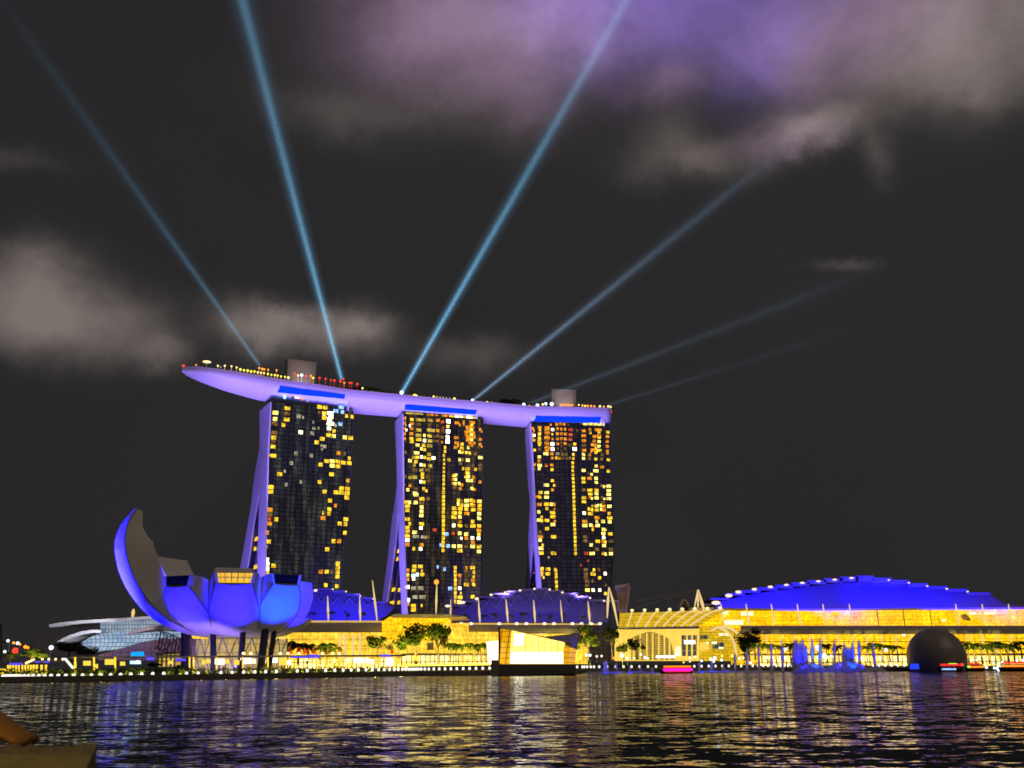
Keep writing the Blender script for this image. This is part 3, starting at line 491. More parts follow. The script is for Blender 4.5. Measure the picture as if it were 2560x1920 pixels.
for it in """458,915,r,2 489,912,o,1 545,914,w,1.2 552,917,p,1 562,914,w,1.2 577,915,w,1.2 590,918,w,1.2 600,923,l,1.6 609,925,l,1.4 617,926,l,1.6 626,928,l,1.6 634,928,l,1.3 644,930,w,1.4 651,931,w,1.2 660,932,l,1.2 668,934,l,1.4 677,936,l,1.2 686,937,l,1.3 694,938,l,1.2 702,940,l,1.2 711,941,l,1.2 720,943,w,1.7 646,919,o,1.5 653,921,o,1.5 660,922,o,1.3 668,923,o,1.3 690,924,o,1.3 735,932,r,1.4 744,937,w,1.4 753,936,c,2 765,938,r,1.5 776,938,o,1.5 782,943,l,1.4 798,943,r,1.5 813,945,r,1.4 826,948,r,1.2 835,949,r,1.6 850,951,r,1.7 860,955,o,1.3 873,955,r,1.5 879,955,r,1.3 892,958,r,1.5 905,969,w,1.4 858,945,r,1.2
1003,980,c,2.8 1036,987,l,1.8 1041,988,w,1.3 1084,990,l,1.4 1092,991,p,1.3 1100,992,p,1.3 1108,993,p,1.3 1116,994,p,1.3 1124,995,p,1.2 1136,996,l,1.9 1181,999,c,2 1200,1004,w,1.2 1219,1005,l,1.7 1268,1010,p,1.1 1288,1010,p,1.1 1310,1010,c,2.4 1323,1013,o,1.2 1344,1012,c,2.6 1357,1009,w,1.6 1365,1007,c,2 1380,1008,c,2.8 1402,1010,o,1.4 1408,1010,o,1.4 1414,1010,o,1.4 1420,1010,o,1.4 1426,1011,o,1.4 1432,1011,o,1.4 1447,1010,w,1.2 1456,1012,o,1.6 1463,1013,l,1.4 1470,1013,o,1.7 1478,1013,o,1.6 1486,1014,o,1.5 1500,1014,w,1.6 1510,1015,o,1.4 1521,1014,w,1.6 1532,1014,w,1.5 1541,1028,r,1.4""".split():
    px, py, kind, s = it.split(','); px, py, s = float(px), float(py), float(s)
    p = rim_pt(px, py, -.4 if px > 1538 else 1.0); dz = (rowof(p) - py) * .285
    mb = MB(); c = p + Vector((0, 0, dz)); mb.ball(c, s * .55 * 1.0, 8, 6)
    if dz > 1.2: mb.tube([p, c], .07, 4)
    mb.build('deck_lamp', {'r': 'lamp_red', 'o': 'lamp_orange', 'w': 'lamp_warm', 'p': 'window_pale', 'l': 'lamp_yellow', 'c': 'lamp_cool'}[kind], deck)
p = rim_pt(515, 915, 3); zt = p.z + (rowof(p) - 903) * .27      # lit disc on a stalk near the bow
mb = MB(); mb.tube([p, Vector((p.x, p.y, zt))], .35, 6); mb.build('disc_stalk', 'steel_white', deck)
mb = MB(); mb.tube([(p.x, p.y, zt - .5), (p.x, p.y, zt), (p.x, p.y, zt + .35)], [1.5, 2.9, 2.4], 16); mb.build('lit_disc', 'lamp_warm', deck)

# violet wash on hull and end walls, from floodlights on the roofs in front of the towers
VIO = (.29, .18, .95); PNK = (.8, .5, .9)
for px, tx, pw in ((560, 560, .8), (700, 700, 1.0), (900, 900, 1.0), (1100, 1080, 1.0), (1260, 1260, 1.0), (1450, 1460, 1.0)):
    b = V(px, 620, 36); i = min(range(len(cen)), key=lambda j: abs(colof(skin(j, .3)) - tx)); spot('hull_floodlight', b, skin(i, .3), 1.25e6 * pw, VIO, 42, .7, 2.0)
def cove(a, b, to, power, col):
    l = bpy.data.lights.new('cove_light', 'AREA'); l.shape = 'RECTANGLE'; l.size = (b - a).length; l.size_y = .6; l.energy = power; l.color = col
    o = bpy.data.objects.new('cove_light', l); C.objects.link(o); c = (a + b) / 2; z = -(to - c).normalized(); x = (b - a).normalized(); y = z.cross(x).normalized(); x = y.cross(z)
    o.matrix_world = Matrix.Translation(c) @ Matrix((x, y, z)).transposed().to_4x4()
for k in range(3):
    cove(wtop(k, 1, -1.2, 190.2), wtop(k, 57, -1.2, 190.2), wtop(k, 29, -2.6, 197), 5200, (.02, .06, 1))
for k, pw in ((0, .9), (1, .8), (2, .9)):
    t = TOWERS[k]; b = wtop(k, -62, -34, 26); spot('end_wall_floodlight', b, wtop(k, 0, 20, 95), 7.5e5 * pw, (.24, .15, 1), 95, .5, 2.0)

# ------------------------------------------------------------------ searchlight beams
def beam(src, dst, col, k0, k1, r0, r1, label):
    a, b = src, dst; d = b - a; L = d.length
    name = 'light_beam'; m, t, out = mat('beam_haze'); o = t.sep(t.n('TexCoord').outputs['Object'])
    q = t.m('DIVIDE', o[2], L); rr = t.m('SQRT', t.m('ADD', t.m('MULTIPLY', o[0], o[0]), t.m('MULTIPLY', o[1], o[1])))
    rad = t.m('MULTIPLY_ADD', q, r1 - r0, r0); x = t.m('DIVIDE', rr, rad)
    core = t.m('EXPONENT', t.m('MULTIPLY', t.m('MULTIPLY', x, x), -16.0)); halo = t.m('MULTIPLY', t.m('MAXIMUM', t.m('SUBTRACT', 1.0, x), 0.0), .09)
    prof = t.m('ADD', core, halo)
    fall = t.m('MULTIPLY_ADD', t.m('POWER', t.m('SUBTRACT', 1.0, t.m('MINIMUM', q, 1.0)), 3.4), k0 - k1, k1)
    fade = t.m('MINIMUM', t.m('MULTIPLY', t.m('SUBTRACT', 1.0, q), 4.0), 1.0)
    e = t.n('Emission'); e.inputs[0].default_value = col
    t.set(e.inputs['Strength'], t.m('DIVIDE', t.m('MULTIPLY', t.m('MULTIPLY', prof, fade), fall), rad))
    t.t.links.new(e.outputs[0], out.inputs['Volume']); m.cycles.emission_sampling = 'NONE'; m.cycles.volume_sampling = 'EQUIANGULAR' if False else 'DISTANCE'
    n = 14; vs = [Vector((r * math.cos(2 * math.pi * j / n), r * math.sin(2 * math.pi * j / n), z)) for z, r in ((0, r0), (L, r1)) for j in range(n)]
    mb = MB(); mb.add(vs, [(j, (j + 1) % n, n + (j + 1) % n, n + j) for j in range(n)] + [tuple(range(n))[::-1], tuple(range(n, 2 * n))])
    ob = mb.build(name, m, None, label=label, cat='light beam', group='searchlight beams from the sky deck'); ob.location = a
    ob.rotation_euler = d.to_track_quat('Z', 'Y').to_euler(); return ob
def beam_px(sx, sy, ex_, ey, col, k0, k1, r0, r1, label, ext=1.0):
    p = rim_pt(sx, sy, 5); p = p + Vector((0, 0, max(.5, (rowof(p) - sy) * .28))); q = P(ex_, ey, p.y + 20)
    q = p + (q - p) * ext; return beam(p, q, col, k0, k1, r0, r1, label)
CY = (.22, .62, 1, 1); CG = (.34, .56, .85, 1)
beam_px(648, 911, 20, 20, CY, .36, .022, 3.2, 19, 'leftmost blue light beam leaning far left, fading out high up', 1.1)
beam_px(852, 944, 590, -60, CY, 1.25, .26, 3.6, 21, 'tall bright cyan light beam rising steeply left of the middle', 1.25)
beam_px(1003, 981, 1600, -60, CY, 1.45, .22, 3.6, 20, 'brightest cyan light beam rising to the right from the white lamp', 1.2)
beam_px(1183, 999, 1990, 345, CG, .95, .09, 2.8, 17, 'thinner pale blue light beam running up toward the right-hand cloud', 1.0)
beam_px(1310, 1012, 2210, 665, CG, .17, .035, 3.4, 17, 'dim grey light beam passing in front of the right lift house')
beam_px(1532, 1006, 2130, 822, CG, .08, .016, 3.2, 12, 'lowest and faintest light beam leaving the stern to the right')

# ------------------------------------------------------------------ lotus-shaped museum
LC = Vector((XA(602, 440, 18), 440, 0))
pbr('petal_joint', (.12, .11, .12, 1), .7)
lotus = thing('lotus_museum', LC, 'blue-lit lotus-shaped museum with upright petals on dark leaning columns', 'museum')
def petal(phi, prof, hw_, dep, inner=.55, sky=None, bulge=.16, lift=.95):
    f = R(phi); e = Vector((math.sin(f), -math.cos(f), 0)); tg = Vector((math.cos(f), math.sin(f), 0)); Z = Vector((0, 0, 1))
    pts = catmull([Vector((r, z, 0)) for r, z in prof], 6); n = len(pts); rows = []; outer = []; side = []
    for i, p in enumerate(pts):
        t = i / (n - 1); d = (pts[min(i + 1, n - 1)] - pts[max(i - 1, 0)]).normalized(); nn = Vector((-d.y, d.x, 0))   # inward and up
        nn = (nn * (1 - lift * t ** 6) + Vector((0, 1, 0)) * lift * t ** 6).normalized(); w = interp(hw_, t); dp = interp(dep, t); o = LC + e * p.x + Z * p.y; q = p + nn * dp; qi = LC + e * q.x + Z * q.y
        nw = e * d.y + Z * -d.x
        outer.append([o + tg * (w * k) + nw * (bulge * w * (1 - k * k)) for k in (-1, -.75, -.5, -.25, 0, .25, .5, .75, 1)])
        side.append([o + tg * w, qi + tg * (w * inner), qi - tg * (w * inner), o - tg * w])
    mb = MB(); mb.grid(outer)
    pt = mb.build('petal', 'lotus_shell', lotus, smooth=True)
    mb = MB(); mb.grid(side); mb.add(side[-1], [(0, 1, 2, 3)]); fl = mb.build('petal_flank', 'lotus_shell', pt, root=lotus)
    for k in (0, 8):
        mb = MB(); mb.tube([r[k] for r in outer[3:]], .22, 4); mb.build('petal_seam', 'petal_joint', pt, root=lotus)
    a = side[-1]; c = sum(a, Vector()) / 4; nrm = (outer[-1][4] - outer[-2][4]).normalized()
    if sky:                                     # skylight in the cut end of the petal
        tl, tr = c + (a[3] - c) * .86, c + (a[0] - c) * .86; bl, br = c + (a[2] - c) * .80, c + (a[1] - c) * .80
        mb = MB(); mb.prism([v + nrm * .35 for v in (tl, tr, br, bl)], nrm * -.3); w = mb.build('skylight', sky, pt, root=lotus)
        mb = MB()
        for k in range(1, 5): mb.tube([(tl + (tr - tl) * k / 5) + nrm * .45, (bl + (br - bl) * k / 5) + nrm * .45], .11, 4)
        mb.tube([(tl + bl) / 2 + nrm * .45, (tr + br) / 2 + nrm * .45], .11, 4); mb.build('skylight_bars', 'dark_metal', w, root=lotus)
    return pt
litwall('skylight_lit', (1, .52, .02, 1), (1, .6, .05, 1), 2.4, 2.0, .08, 1.0, .15, contrast=.1)
pbr('skylight_dark', (.01, .01, .015, 1), .15)
FH = [(0, 5), (.3, 8.2), (.6, 9.6), (.85, 8.6), (1, 7.4)]
# tall petal at the left, the others in order round the bowl
petal(-55, [(6, 17.2), (22, 18.6), (37, 25.5), (48, 38), (53, 51), (52.5, 60), (48.5, 67.5)], [(0, 5), (.15, 6.8), (.3, 8.2), (.45, 8.7), (.6, 8.4), (.75, 7.3), (.9, 5.2), (1, 3.4)], [(0, 3), (.2, 6.5), (.4, 10), (.55, 11.8), (.7, 11), (.8, 8.6), (.9, 5.6), (1, 2.8)], 1.0, lift=0)
petal(-112, [(6, 17.5), (20, 20), (33, 28), (43, 38.5), (48, 47.5)], [(0, 5), (.4, 8.5), (1, 8)], [(0, 3), (.5, 11), (1, 9)], 1.25, lift=0)
FS = [(0, 5), (.3, 8.4), (.6, 9.2), (.85, 7.4), (1, 5.6)]
petal(-20.5, [(6, 17), (20, 18), (32, 23), (40, 29.5), (44, 35.0)], FS, [(0, 3), (.5, 8), (.85, 8), (1, 4.2)], 1.2, 'skylight_dark')
petal(10, [(6, 16.8), (20, 17.8), (32, 22.8), (39.5, 29.5), (43, 35.8)], [(0, 5), (.3, 9), (.6, 9.8), (.85, 8.2), (1, 7.0)], [(0, 3), (.5, 8), (.85, 8), (1, 4.4)], 1.2, 'skylight_lit')
petal(38, [(6, 16.8), (19, 17.8), (30, 22.5), (38, 29.5), (41.5, 36)], FS, [(0, 3), (.5, 8), (.85, 8), (1, 4.2)], 1.2, 'skylight_dark')
petal(65, [(6, 17), (18, 18), (27, 23), (32, 31), (33, 38.5)], [(0, 5), (.4, 7.5), (.8, 6.0), (1, 4.0)], [(0, 3), (.5, 8), (1, 5)], 1.1, lift=0)
petal(-156, [(6, 17.5), (20, 19), (32, 26), (38, 39), (39, 48)], [(0, 5), (.4, 9), (1, 7.4)], [(0, 3), (.5, 9), (1, 8)], 1.15, lift=0)
mb = MB(); ns = 32
mb.grid([[LC + Vector((r * math.cos(2 * math.pi * k / ns), r * math.sin(2 * math.pi * k / ns), z)) for k in range(ns)] for r, z in ((.3, 15.4), (10, 15.7), (19, 17.3), (26, 20.4), (30, 24), (24, 24.5), (.3, 24.5))], True)
mb.build('bowl', 'lotus_shell', lotus, smooth=True)
for x0, x1, dy, w in ((533, 533, -21, 1.25), (608, 599, -24, 1.2), (663, 650, -22, 1.6), (686, 670, -17, 1.1), (463, 463, -4, 1.9)):
    a = V(x1, 440 + dy - 3, DZ); b = V(x0, 440 + dy + 1, 18.8); mb = MB(); mb.tube([a, b], w, 8); mb.build('column', 'dark_metal', lotus)
litwall('lobby_glass', (.95, .62, .16, 1), (.80, .60, .24, 1), 2.6, 3.4, .10, .62, .35)
mb = MB(); mb.grid([[LC + Vector((19 * math.cos(a), 19 * math.sin(a) + 4, z)) for a in [math.pi * 2 * k / 40 for k in range(40)]] for z in (DZ, 15.5)], True); mb.build('lobby', 'lobby_glass', lotus)
for k in range(11):                          # leaning lattice struts round the lobby
    a0, a1 = math.pi * (1.02 + .088 * k), math.pi * (1.02 + .088 * (k + 1))
    for u, v in ((a0, a1), (a1, a0)):
        mb = MB(); mb.tube([LC + Vector((20.2 * math.cos(u), 20.2 * math.sin(u) + 4, DZ)), LC + Vector((21.5 * math.cos(v), 21.5 * math.sin(v) + 4, 16))], .22, 5); mb.build('lattice_strut', 'concrete', lotus)
BLU = (.012, .008, 1.0)
for phi, rl, rt_, zt, pw, col, an in ((-70, 104, 53, 44, 26, (.002, .0005, 1), 44), (-64, 108, 51, 63, 14.0, (.003, .001, 1), 32), (-60, 58, 36, 25, .7, (.006, .003, 1), 50), (-20.5, 57, 38, 29, 3.0, (.010, .005, 1), 44), (10, 57, 37, 29, 3.0, (.010, .005, 1), 44), (38, 57, 37, 30, 3.2, (.005, .028, 1), 42), (65, 55, 32, 30, 1.8, (.016, .01, 1), 42), (0, 42, 10, 18, .30, (.22, .12, 1), 90), (-30, 42, 12, 18, .25, (.22, .12, 1), 90)):
    f = R(phi); e = Vector((math.sin(f), -math.cos(f), 0)); spot('petal_floodlight', LC + e * rl + Vector((0, 0, 4)), LC + e * rt_ + Vector((0, 0, zt)), 1.1e5 * pw, col, an, .6, 1.0)

# ------------------------------------------------------------------ glass events hall at the left
litwall('hall_glass', lin(196, 222, 240), lin(150, 185, 222), 2.2, 2.0, .16, .75, .3, .09, lin(70, 85, 120), .35)
litwall('hall_glass_upper', lin(205, 220, 232), lin(165, 190, 215), 1.6, 2.2, .16, .62, .3, .09, lin(70, 85, 120), .35)
litwall('foyer_wall', lin(128, 92, 150), lin(150, 110, 120), 4.2, 5.0, .14, .40, .4, .12, lin(40, 30, 45), .5)
pbr('canopy_white', (.6, .58, .6, 1), .45)
pbr('canopy_under', (.30, .22, .25, 1), .6)
YG = 560
gh = thing('events_hall', P(320, 1655, YG), 'curved white-lit glass hall with wing canopies behind the tall lotus petal', 'glass hall')
def shell(top, bot, Y, lean, depth, n=16):   # a glass skin bulging forward between two traced rims
    mb = MB(); rows = []
    for i in range(7):
        t = i / 6; r = []
        for k in range(n + 1):
            q = k / n; xa, ya = poly_at(top, q); xb, yb = poly_at(bot, q)
            r.append(P(lerp(xa, xb, t), lerp(ya, yb, t), Y + lean(q, t)))
        rows.append(r)
    mb.grid(rows); mb.grid([rows[0], [p + Vector((0, depth, 0)) for p in rows[0]]]); mb.grid([[r[0] for r in rows], [r[0] + Vector((0, depth, 0)) for r in rows]]); return mb
def poly_at(pts, q):
    xs = [p[0] for p in pts]; x = lerp(xs[0], xs[-1], q); return x, interp(pts, x)
shell([(203, 1607), (225, 1592), (250, 1584), (320, 1580), (400, 1578), (470, 1580)], [(206, 1612), (240, 1630), (300, 1622), (350, 1606), (400, 1597), (470, 1597)], YG, lambda q, t: -6 * math.sin(math.pi * t) - 10 * q, 14).build('lower_glass', 'hall_glass', gh)
shell([(251, 1556), (330, 1551), (410, 1548), (480, 1550)], [(251, 1584), (300, 1582), (380, 1574), (480, 1574)], YG + 8, lambda q, t: -4 * t, 20).build('upper_glass', 'hall_glass_upper', gh)
mb = MB(); mb.prism(poly([(305, 1590), (330, 1577), (365, 1567), (410, 1562), (410, 1588)], YG - 8), (0, 12, 0)); mb.build('lens_roof', 'canopy_under', gh)
for px_, z_, pw_ in ((215, 6, 60000), (330, 10, 30000)): spot('wing_fill', V(px_, YG - 26, z_), P(px_ - 10, 1560, YG), pw_, (.86, .86, 1), 80, .6, 1.0)  # added spots brighten the wings in place of the hall's own glow
def wing(pts, Y, depth, th, mt, name):
    mb = MB(); mb.grid([[P(x, y, Y), P(x, y, Y) + Vector((0, depth, 1.5)), P(x, y, Y) + Vector((0, depth, 1.5 - th)), P(x, y, Y) + Vector((0, 0, -th))] for x, y in pts], True)
    n = len(mb.v); mb.f += [(0, 1, 2, 3), (n - 1, n - 2, n - 3, n - 4)]; mb.mi += [0, 0]; return mb.build(name, mt, gh)
wing([(123, 1561), (150, 1556), (200, 1551), (250, 1548), (320, 1544), (420, 1536), (500, 1532)], YG - 6, 46, 1.5, 'canopy_white', 'roof_wing')
wing([(140, 1605), (155, 1597), (175, 1587), (205, 1578), (232, 1574), (252, 1575)], YG - 2, 24, 1.6, 'canopy_white', 'lower_wing')
slab([(245, 1650), (245, 1638), (300, 1622), (350, 1606), (400, 1597), (480, 1596), (480, 1650)], YG + 2, 16).build('foyer', 'foyer_wall', gh)
lamp('screen_cyan', (.01, .42, 1, 1), 1.0); lamp('screen_ice', (.35, .75, 1, 1), 2.2)
slab([(327, 1630), (359, 1629), (359, 1641), (327, 1642)], YG - 12, .6).build('cyan_screen', 'screen_cyan', gh)
slab([(325, 1652), (351, 1652), (351, 1660), (325, 1660)], 480, .6).build('ice_screen', 'screen_ice', gh)
for a, b in (((333, 1527), (190, 1550)), ((333, 1527), (280, 1546)), ((333, 1527), (262, 1548)), ((290, 1508), (190, 1550))):
    mb = MB(); mb.tube([P(*a, YG + 10), P(*b, YG + 10)], .14, 4); mb.build('stay_cable', 'concrete', gh)
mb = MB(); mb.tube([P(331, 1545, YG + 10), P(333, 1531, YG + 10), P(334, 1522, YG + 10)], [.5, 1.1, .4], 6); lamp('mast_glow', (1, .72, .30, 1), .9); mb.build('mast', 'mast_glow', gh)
far = slab([(80, 1605), (88, 1593), (158, 1592), (205, 1596), (205, 1640), (80, 1640)], 760, 30); single('concrete_block', far, 'concrete', P(140, 1640, 760), 'low grey brown concrete block far behind the dark tree at left', 'building')
YL = [(392, 1640), (405, 1634), (432, 1634), (438, 1640), (438, 1668), (392, 1668)]
litwall('gate_glow', (1, .72, .12, 1), (.85, .5, .05, 1), 1.8, 2.6, .3, .75, .6, .3, (.08, .05, .02, 1), .6)
en = thing('entrance_gate', P(415, 1668, 470), 'warm yellow lit entrance porch below the tall petal', 'porch')
slab(YL, 470, 8).build('gate_front', 'gate_glow', en)
for x in (394, 404, 416, 427, 437):
    mb = MB(); mb.tube([P(x, 1668, 468.5), P(x, 1636, 468.5)], .45, 6); mb.build('gate_post', 'steel_white', en)
slab([(388, 1633), (442, 1630), (442, 1634), (388, 1637)], 467, 9).build('gate_roof', 'concrete', en)
# ring-truss footbridge behind the museum
fb = thing('ring_footbridge', P(425, 1620, 500), 'brown steel footbridge of rings seen left of the museum columns', 'footbridge')
for k in range(9):
    c = P(394 + 8.2 * k, 1598 + 3.2 * k, 500); mb = MB(); mb.tube([c + Vector((.5 * math.cos(a), 3 * math.sin(a), 4.6 * math.cos(a))) for a in [math.pi * 2 * j / 16 for j in range(17)]], .22, 4, False); mb.build('ring', 'bark', fb)
for a in (0, 1.26, 2.5, 3.8, 5.0):
    mb = MB(); mb.tube([P(394 + 8.2 * k, 1598 + 3.2 * k, 500) + Vector((0, 3 * math.sin(a + .5 * k), 4.6 * math.cos(a + .5 * k))) for k in range(9)], .2, 4); mb.build('helix_tube', 'bark', fb)

# ------------------------------------------------------------------ the long mall, halls and theatres
litwall('mall_glass', (.95, .58, .045, 1), (.86, .48, .03, 1), 2.3, 2.4, .10, 1.45, .75, .06, (.32, .20, .01, 1), .8)
litwall('mall_amber', (1, .58, .01, 1), (.95, .46, .004, 1), 3.0, 4.2, .12, 1.4, .75, .09, (.30, .18, .0, 1), .9)
litwall('gallery_glass', (1, .60, .006, 1), (1, .44, .002, 1), 5.2, 2.2, .10, 1.35, .7, .14, (.42, .22, .0, 1), 1.0)
litwall('shop_glow', (1, .80, .32, 1), (1, .60, .06, 1), 2.6, 7.0, .25, 1.9, .9, .16, (.08, .05, .01, 1), .8)
lamp('rim_gold', (1, .62, .12, 1), .75); lamp('shop_white', (1, .84, .48, 1), 1.7); lamp('shop_yellow', (1, .70, .08, 1), 1.1); lamp('banner_red', (1, .12, .008, 1), .8, 'NONE')
def curved_roof(mb, px0, px1, ya, yb, Y, dep, n=24, drop=None):  # grey roof rolling forward from ridge row ya to eave row yb
    rows = []
    for i in range(7):
        t = i / 6; r = []
        for k in range(n + 1):
            x = lerp(px0, px1, k / n); a = ya(x) if callable(ya) else ya; b = yb(x) if callable(yb) else yb
            top = P(x, a, Y + dep); bot = P(x, b, Y); q = math.sin(t * math.pi / 2)
            r.append(Vector((lerp(top.x, bot.x, t), lerp(top.y, bot.y, q), lerp(top.z, bot.z, 1 - math.cos(t * math.pi / 2)))))
        rows.append(r)
    mb.grid(rows); return mb
m1 = thing('shopping_mall', P(780, 1655, 600), 'long grey-roofed mall with warm glass wall between museum and entrance hall', 'mall')
curved_roof(MB(), 560, 1005, 1556, 1580, 600, 10).build('roof', 'roof_grey', m1, smooth=True)
for x in range(610, 1000, 45):
    mb = MB(); pts = []
    for i in range(7):
        t = i / 6; top = P(x - 14, 1556, 610); bot = P(x + 4, 1580, 600); q = math.sin(t * math.pi / 2); pts.append(Vector((lerp(top.x, bot.x, t), lerp(top.y, bot.y, q) - .15, lerp(top.z, bot.z, 1 - math.cos(t * math.pi / 2)) + .15)))
    mb.tube(pts, .12, 4); mb.build('roof_rib', 'steel_white', m1)
slab([(560, 1551), (1000, 1552), (1000, 1556), (560, 1556)], 609, 3).build('terrace_rail', 'rim_gold', m1)
slab([(480, 1581), (1006, 1581), (1006, 1648), (480, 1648)], 604, 30).build('glass_wall', 'mall_glass', m1)
for y in (1597, 1614):
    slab([(480, y), (1006, y), (1006, y + 1.3), (480, y + 1.3)], 603.2, .7).build('floor_band', 'bark', m1)
for x in (690, 706, 850, 862, 884, 900):
    mb = MB(); mb.tube([P(x, 1648, 602.5), P(x, 1586, 602.5)], .7, 6); mb.build('lit_column', 'mast_glow', m1)
slab([(480, 1649), (1010, 1649), (1010, 1672), (480, 1672)], 606, 20).build('shop_row', 'shop_glow', m1)
for a, b in ((693, 702), (720, 731), (741, 752), (757, 773), (780, 790), (800, 812), (820, 830), (845, 853), (976, 984)):
    slab([(a, 1612 if a < 740 else 1616), (b, 1612 if a < 740 else 1618), (b, 1634), (a, 1634)], 601, .3).build('red_banner', 'banner_red', m1)
# entrance hall in the middle
m2 = thing('entrance_hall', P(1050, 1655, 585), 'tall amber entrance hall with flat dark roof behind the two big trees', 'hall')
slab([(955, 1554), (975, 1541), (1120, 1541), (1120, 1600), (955, 1600)], 588, 30).build('upper_wall', 'mall_amber', m2)
slab([(978, 1540), (985, 1535), (1125, 1536), (1165, 1541), (1165, 1543), (1120, 1544), (978, 1543)], 580, 44).build('flat_roof', 'roof_grey', m2)
slab([(990, 1580), (1250, 1580), (1250, 1632), (990, 1632)], 590, 24).build('lower_wall', 'mall_glass', m2)
mb = MB(); curved_roof(mb, 1108, 1172, lambda x: 1558, lambda x: 1600, 578, 12, 10); mb.build('curved_glass', 'mall_glass', m2)
slab([(1004, 1634), (1228, 1634), (1228, 1638), (1004, 1638)], 560, 18).build('lower_canopy', 'roof_grey', m2)
slab([(1004, 1639), (1228, 1639), (1228, 1662), (1004, 1662)], 574, 4).build('shop_row', 'shop_glow', m2)
slab([(1004, 1662), (1126, 1660), (1226, 1659), (1226, 1663), (1004, 1666)], 500, .8).build('yellow_edge_light', 'lamp_yellow', m2)
slab([(1068, 1607), (1084, 1607), (1084, 1625), (1068, 1625)], 586, .6).build('grey_panel', 'concrete', m2)
# middle stretch of mall
m3 = thing('shopping_mall', P(1300, 1655, 600), 'middle stretch of grey-roofed mall under the fan-shaped blue theatre roof', 'mall')
curved_roof(MB(), 1148, 1470, 1562, lambda x: 1583 - max(0, 1180 - x) * .1, 596, 9).build('roof', 'roof_grey', m3, smooth=True)
slab([(1140, 1557), (1500, 1559), (1500, 1562), (1140, 1561)], 606, 2.5).build('terrace_rail', 'rim_gold', m3)
slab([(1180, 1584), (1470, 1584), (1470, 1660), (1180, 1660)], 600, 24).build('glass_wall', 'mall_glass', m3)
for x in (1153, 1178, 1248, 1292, 1316, 1361, 1385, 1431, 1454, 1478, 1500):
    mb = MB(); mb.ball(P(x, 1559, 604), 1.15, 8, 6, .7); mb.build('terrace_lamp', 'lamp_white', m3)
# blue roofs: stepped blades over a dark truss wall, lit by blue floods
pbr('blue_roof', (.10, .10, .13, 1), .5, var=.08)
pbr('blue_wall', (.05, .05, .08, 1), .6, var=.15)
lamp('blade_light', (1, .74, .64, 1), 1.25, 'NONE')
def stepped_roof(name, label, blades, base, Y, dep, wall_pts, truss, lights, group='blue-lit stepped roofs'):
    th = thing(name, P(wall_pts[0][0], wall_pts[0][1], Y), label, 'theatre', group)
    slab(wall_pts, Y, dep).build('front_wall', 'blue_wall', th)
    for i, (x0, x1, y, yb) in enumerate(blades):
        slab([(x0, y), (x1, y), (x1, yb), (x0, yb)], Y - 3, dep + 6).build('roof_blade', 'blue_roof', th)
    for a, b in truss:
        mb = MB(); mb.tube([P(*a, Y - 1.2), P(*b, Y - 1.2)], .35, 5); mb.build('truss_strut', 'blue_roof', th)
    for x, y, r, h in lights:
        mb = MB(); mb.ball(P(x, y, Y - 4), r * .78, 10, 6, h * .8); mb.build('blade_light', 'blade_light', th)
    return th
def zig(x0, x1, n, ya, yb):
    out = []
    for k in range(n):
        a, b = lerp(x0, x1, k / n), lerp(x0, x1, (k + .5) / n); c = lerp(x0, x1, (k + 1) / n); f = lambda v, x: v(x) if callable(v) else v
        out += [((a, f(ya, a)), (b, f(yb, b))), ((b, f(yb, b)), (c, f(ya, c)))]
    return out
bl = [(700, 793, 1477, 1480), (786, 832, 1471, 1475), (830, 866, 1476, 1480), (864, 902, 1484, 1488), (900, 934, 1493, 1497), (932, 968, 1504, 1508)]
stepped_roof('theatre', 'blue-lit theatre with descending roof steps right of the lotus museum', bl, 0, 640, 30, [(690, 1552), (690, 1488), (730, 1478), (830, 1477), (866, 1482), (902, 1490), (934, 1499), (968, 1510), (985, 1520), (965, 1540), (940, 1552)], zig(760, 960, 7, lambda x: interp([(760, 1480), (960, 1508)], x), lambda x: interp([(760, 1504), (960, 1518)], x)), [(789, 1476, 1.6, .8), (832, 1473, .9, .8), (865, 1479, .9, .8), (901, 1490, .8, .8), (933, 1497, .8, .8)])
bl2 = [(1128, 1166, 1513), (1160, 1203, 1502), (1196, 1238, 1491), (1232, 1274, 1483), (1268, 1308, 1477), (1304, 1344, 1472), (1340, 1378, 1470), (1374, 1410, 1475), (1408, 1444, 1482), (1442, 1478, 1490), (1476, 1516, 1499)]
stepped_roof('theatre', 'blue theatre with fan-shaped roof steps rising to the third tower', [(a, b, y, y + 3.5) for a, b, y in bl2], 0, 640, 40, [(1100, 1556), (1118, 1530), (1160, 1514), (1196, 1503), (1232, 1493), (1270, 1485), (1306, 1479), (1342, 1474), (1376, 1474), (1410, 1479), (1444, 1486), (1478, 1494), (1514, 1503), (1520, 1556)],
    zig(1150, 1512, 10, lambda x: interp([(1150, 1514), (1200, 1503), (1340, 1476), (1380, 1476), (1512, 1502)], x), lambda x: interp([(1150, 1530), (1340, 1506), (1512, 1518)], x)), [(1119, 1515, 2.2, .6), (1157, 1506, 2.0, .7), (1192, 1497, 1.6, .9), (1228, 1487, 1.3, .9), (1263, 1481, 1.2, .9), (1300, 1476, 1.2, .9), (1336, 1472, 1.1, .9), (1374, 1474, 1.1, .9), (1406, 1481, 1.1, .9), (1441, 1488, 1.1, .9), (1475, 1495, 1.0, .9), (1510, 1502, 1.0, .9)])
